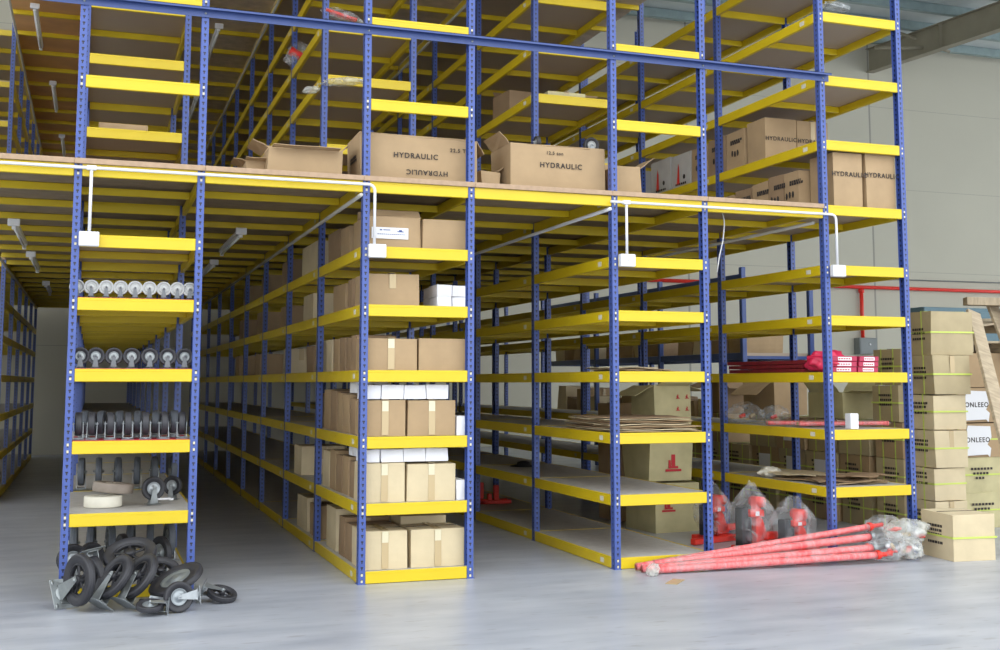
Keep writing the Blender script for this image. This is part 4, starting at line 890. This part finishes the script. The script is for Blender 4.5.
# blue-grey cabinet behind the stacks
root = thing('metal_cabinet', 'blue-grey metal cabinet standing behind the tall strapped stack', 'cabinet', (11.95, 13.2, 0))
b = MB(); b.cham(-.95, .95, 0, .3, 0, 2.66, .01); put('cabinet_body', b.mesh('cabinet_body', 'teal'), root)
for s in (-1, 1):
    b = MB(); b.cham(min(s*.01, s*.93), max(s*.01, s*.93), -.02, -.002, .08, 2.6, .006); d = put('door', b.mesh('door', 'teal'), root)
    b = MB(); b.cham(s*.06-.01, s*.06+.01, -.045, -.021, 1.2, 1.4, .004); put('handle', b.mesh('handle', 'galv'), d)
# wall services
b = MB(); yw = 27.18; zp = 4.3
b.tube([(13.5, yw, zp), (36, yw, zp)], .05, 10); o = put('fire_pipe', b.mesh('fire_pipe', 'red')); tag(o, 'red pipe running along the back wall', 'pipe')
b = MB(); b.tube([(20.5, yw, zp-.05), (20.5, yw, 2.87)], .055, 10); b.lathe([(.08, 0), (.08, .1)], 12, Matrix.Translation((20.5, yw, zp-.16))); put('drop_pipe', b.mesh('drop_pipe', 'red'), o)
b = MB(); b.tube([(19.5, yw+.05, 4.55), (36, yw+.05, 4.62)], .018, 6); tag(put('wall_cable', b.mesh('wall_cable', 'grey_box')), 'thin dark cable on the back wall above the red pipe', 'cable')
root = thing('electrical_cabinet', 'small grey electrical box on the back wall below the red pipe', 'electrical box', (20.58, 27.29, 2.4))
b = MB(); b.cham(-.3, .3, -.25, 0, 0, .46, .01); put('box_body', b.mesh('box_body', 'grey_box'), root); b = MB(); b.cham(-.27, .27, -.262, -.251, .03, .43, .004); d = put('door', b.mesh('door', 'grey_box'), root); b = MB(); b.cham(.02, .07, -.28, -.263, .25, .3, .004); put('latch', b.mesh('latch', 'white_plastic'), d)
# blue pallet rack in the background, seen through the shelves, with wrapped goods
BX0, BX1, BY0, BL = 9.3, 10.5, 15.2, 2.7
root = thing('pallet_rack', 'dark blue pallet rack standing against the wall side behind the rightmost rack', 'pallet rack', (BX0, BY0, 0)); w_ = BX1-BX0
for k in range(4):
    for x in (0, w_): b = MB(); b.cham(x-.04, x+.04, k*BL-.04, k*BL+.04, 0, 3.35, .008); put('upright', b.mesh('upright', 'blue_steel'), root)
    for z in (.9, 2.0, 3.2): b = MB(); b.cham(.041, w_-.041, k*BL-.02, k*BL+.02, z-.05, z, .004); put('brace', b.mesh('brace', 'blue_steel'), root)
for k in range(3):
    for z in (.95, 2.05, 3.25):
        for x in (0, w_): b = MB(); b.cham(x-.025, x+.025, k*BL+.041, (k+1)*BL-.041, z-.1, z, .006); put('load_beam', b.mesh('load_beam', 'blue_steel'), root)
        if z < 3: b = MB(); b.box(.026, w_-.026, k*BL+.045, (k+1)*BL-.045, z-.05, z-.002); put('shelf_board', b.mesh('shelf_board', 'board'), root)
rs = random.Random(8); c = 0
for z in (.95, 2.05):
    for k in range(3):
        y = BY0+k*BL+.1
        while y < BY0+(k+1)*BL-.75:
            d_ = rs.uniform(.45, .6); h_ = rs.uniform(.3, .55) if z < 2 else rs.uniform(.28, .36)
            carton('tan wrapped parcel on the %s level of the background pallet rack, %s back' % ('lower' if z < 2 else 'upper', ORD[c % 12]), BX0+.42, y, z+.001, .7, d_, h_, ('carton', 'carton_dark', 'carton_pale')[c % 3], group='parcels on the pallet rack', tape='half', bulge=.02, jit=.03); y += d_+.04; c += 1
for i in range(4):
    carton('dark carton on the floor under the pallet rack, %s back' % ORD[i], BX0+.45, BY0+(.3, 1.3, 3.0, 4.0)[i], .001, .8, .8, .65, 'carton_dark', group='cartons under the pallet rack', jit=.03)
# ------------------------------------------------------------------ light
w = bpy.data.worlds.new('sky'); bpy.context.scene.world = w; w.use_nodes = True
bg = w.node_tree.nodes['Background']; bg.inputs[0].default_value = (.93, .97, 1.0, 1); bg.inputs[1].default_value = 1.6
s = bpy.context.scene
s.view_settings.view_transform = 'Standard'; s.view_settings.look = 'None'; s.view_settings.gamma = 1; s.view_settings.use_curve_mapping = False
s.view_settings.exposure = .78
s.cycles.max_bounces = 8; s.cycles.diffuse_bounces = 5; s.cycles.transparent_max_bounces = 12
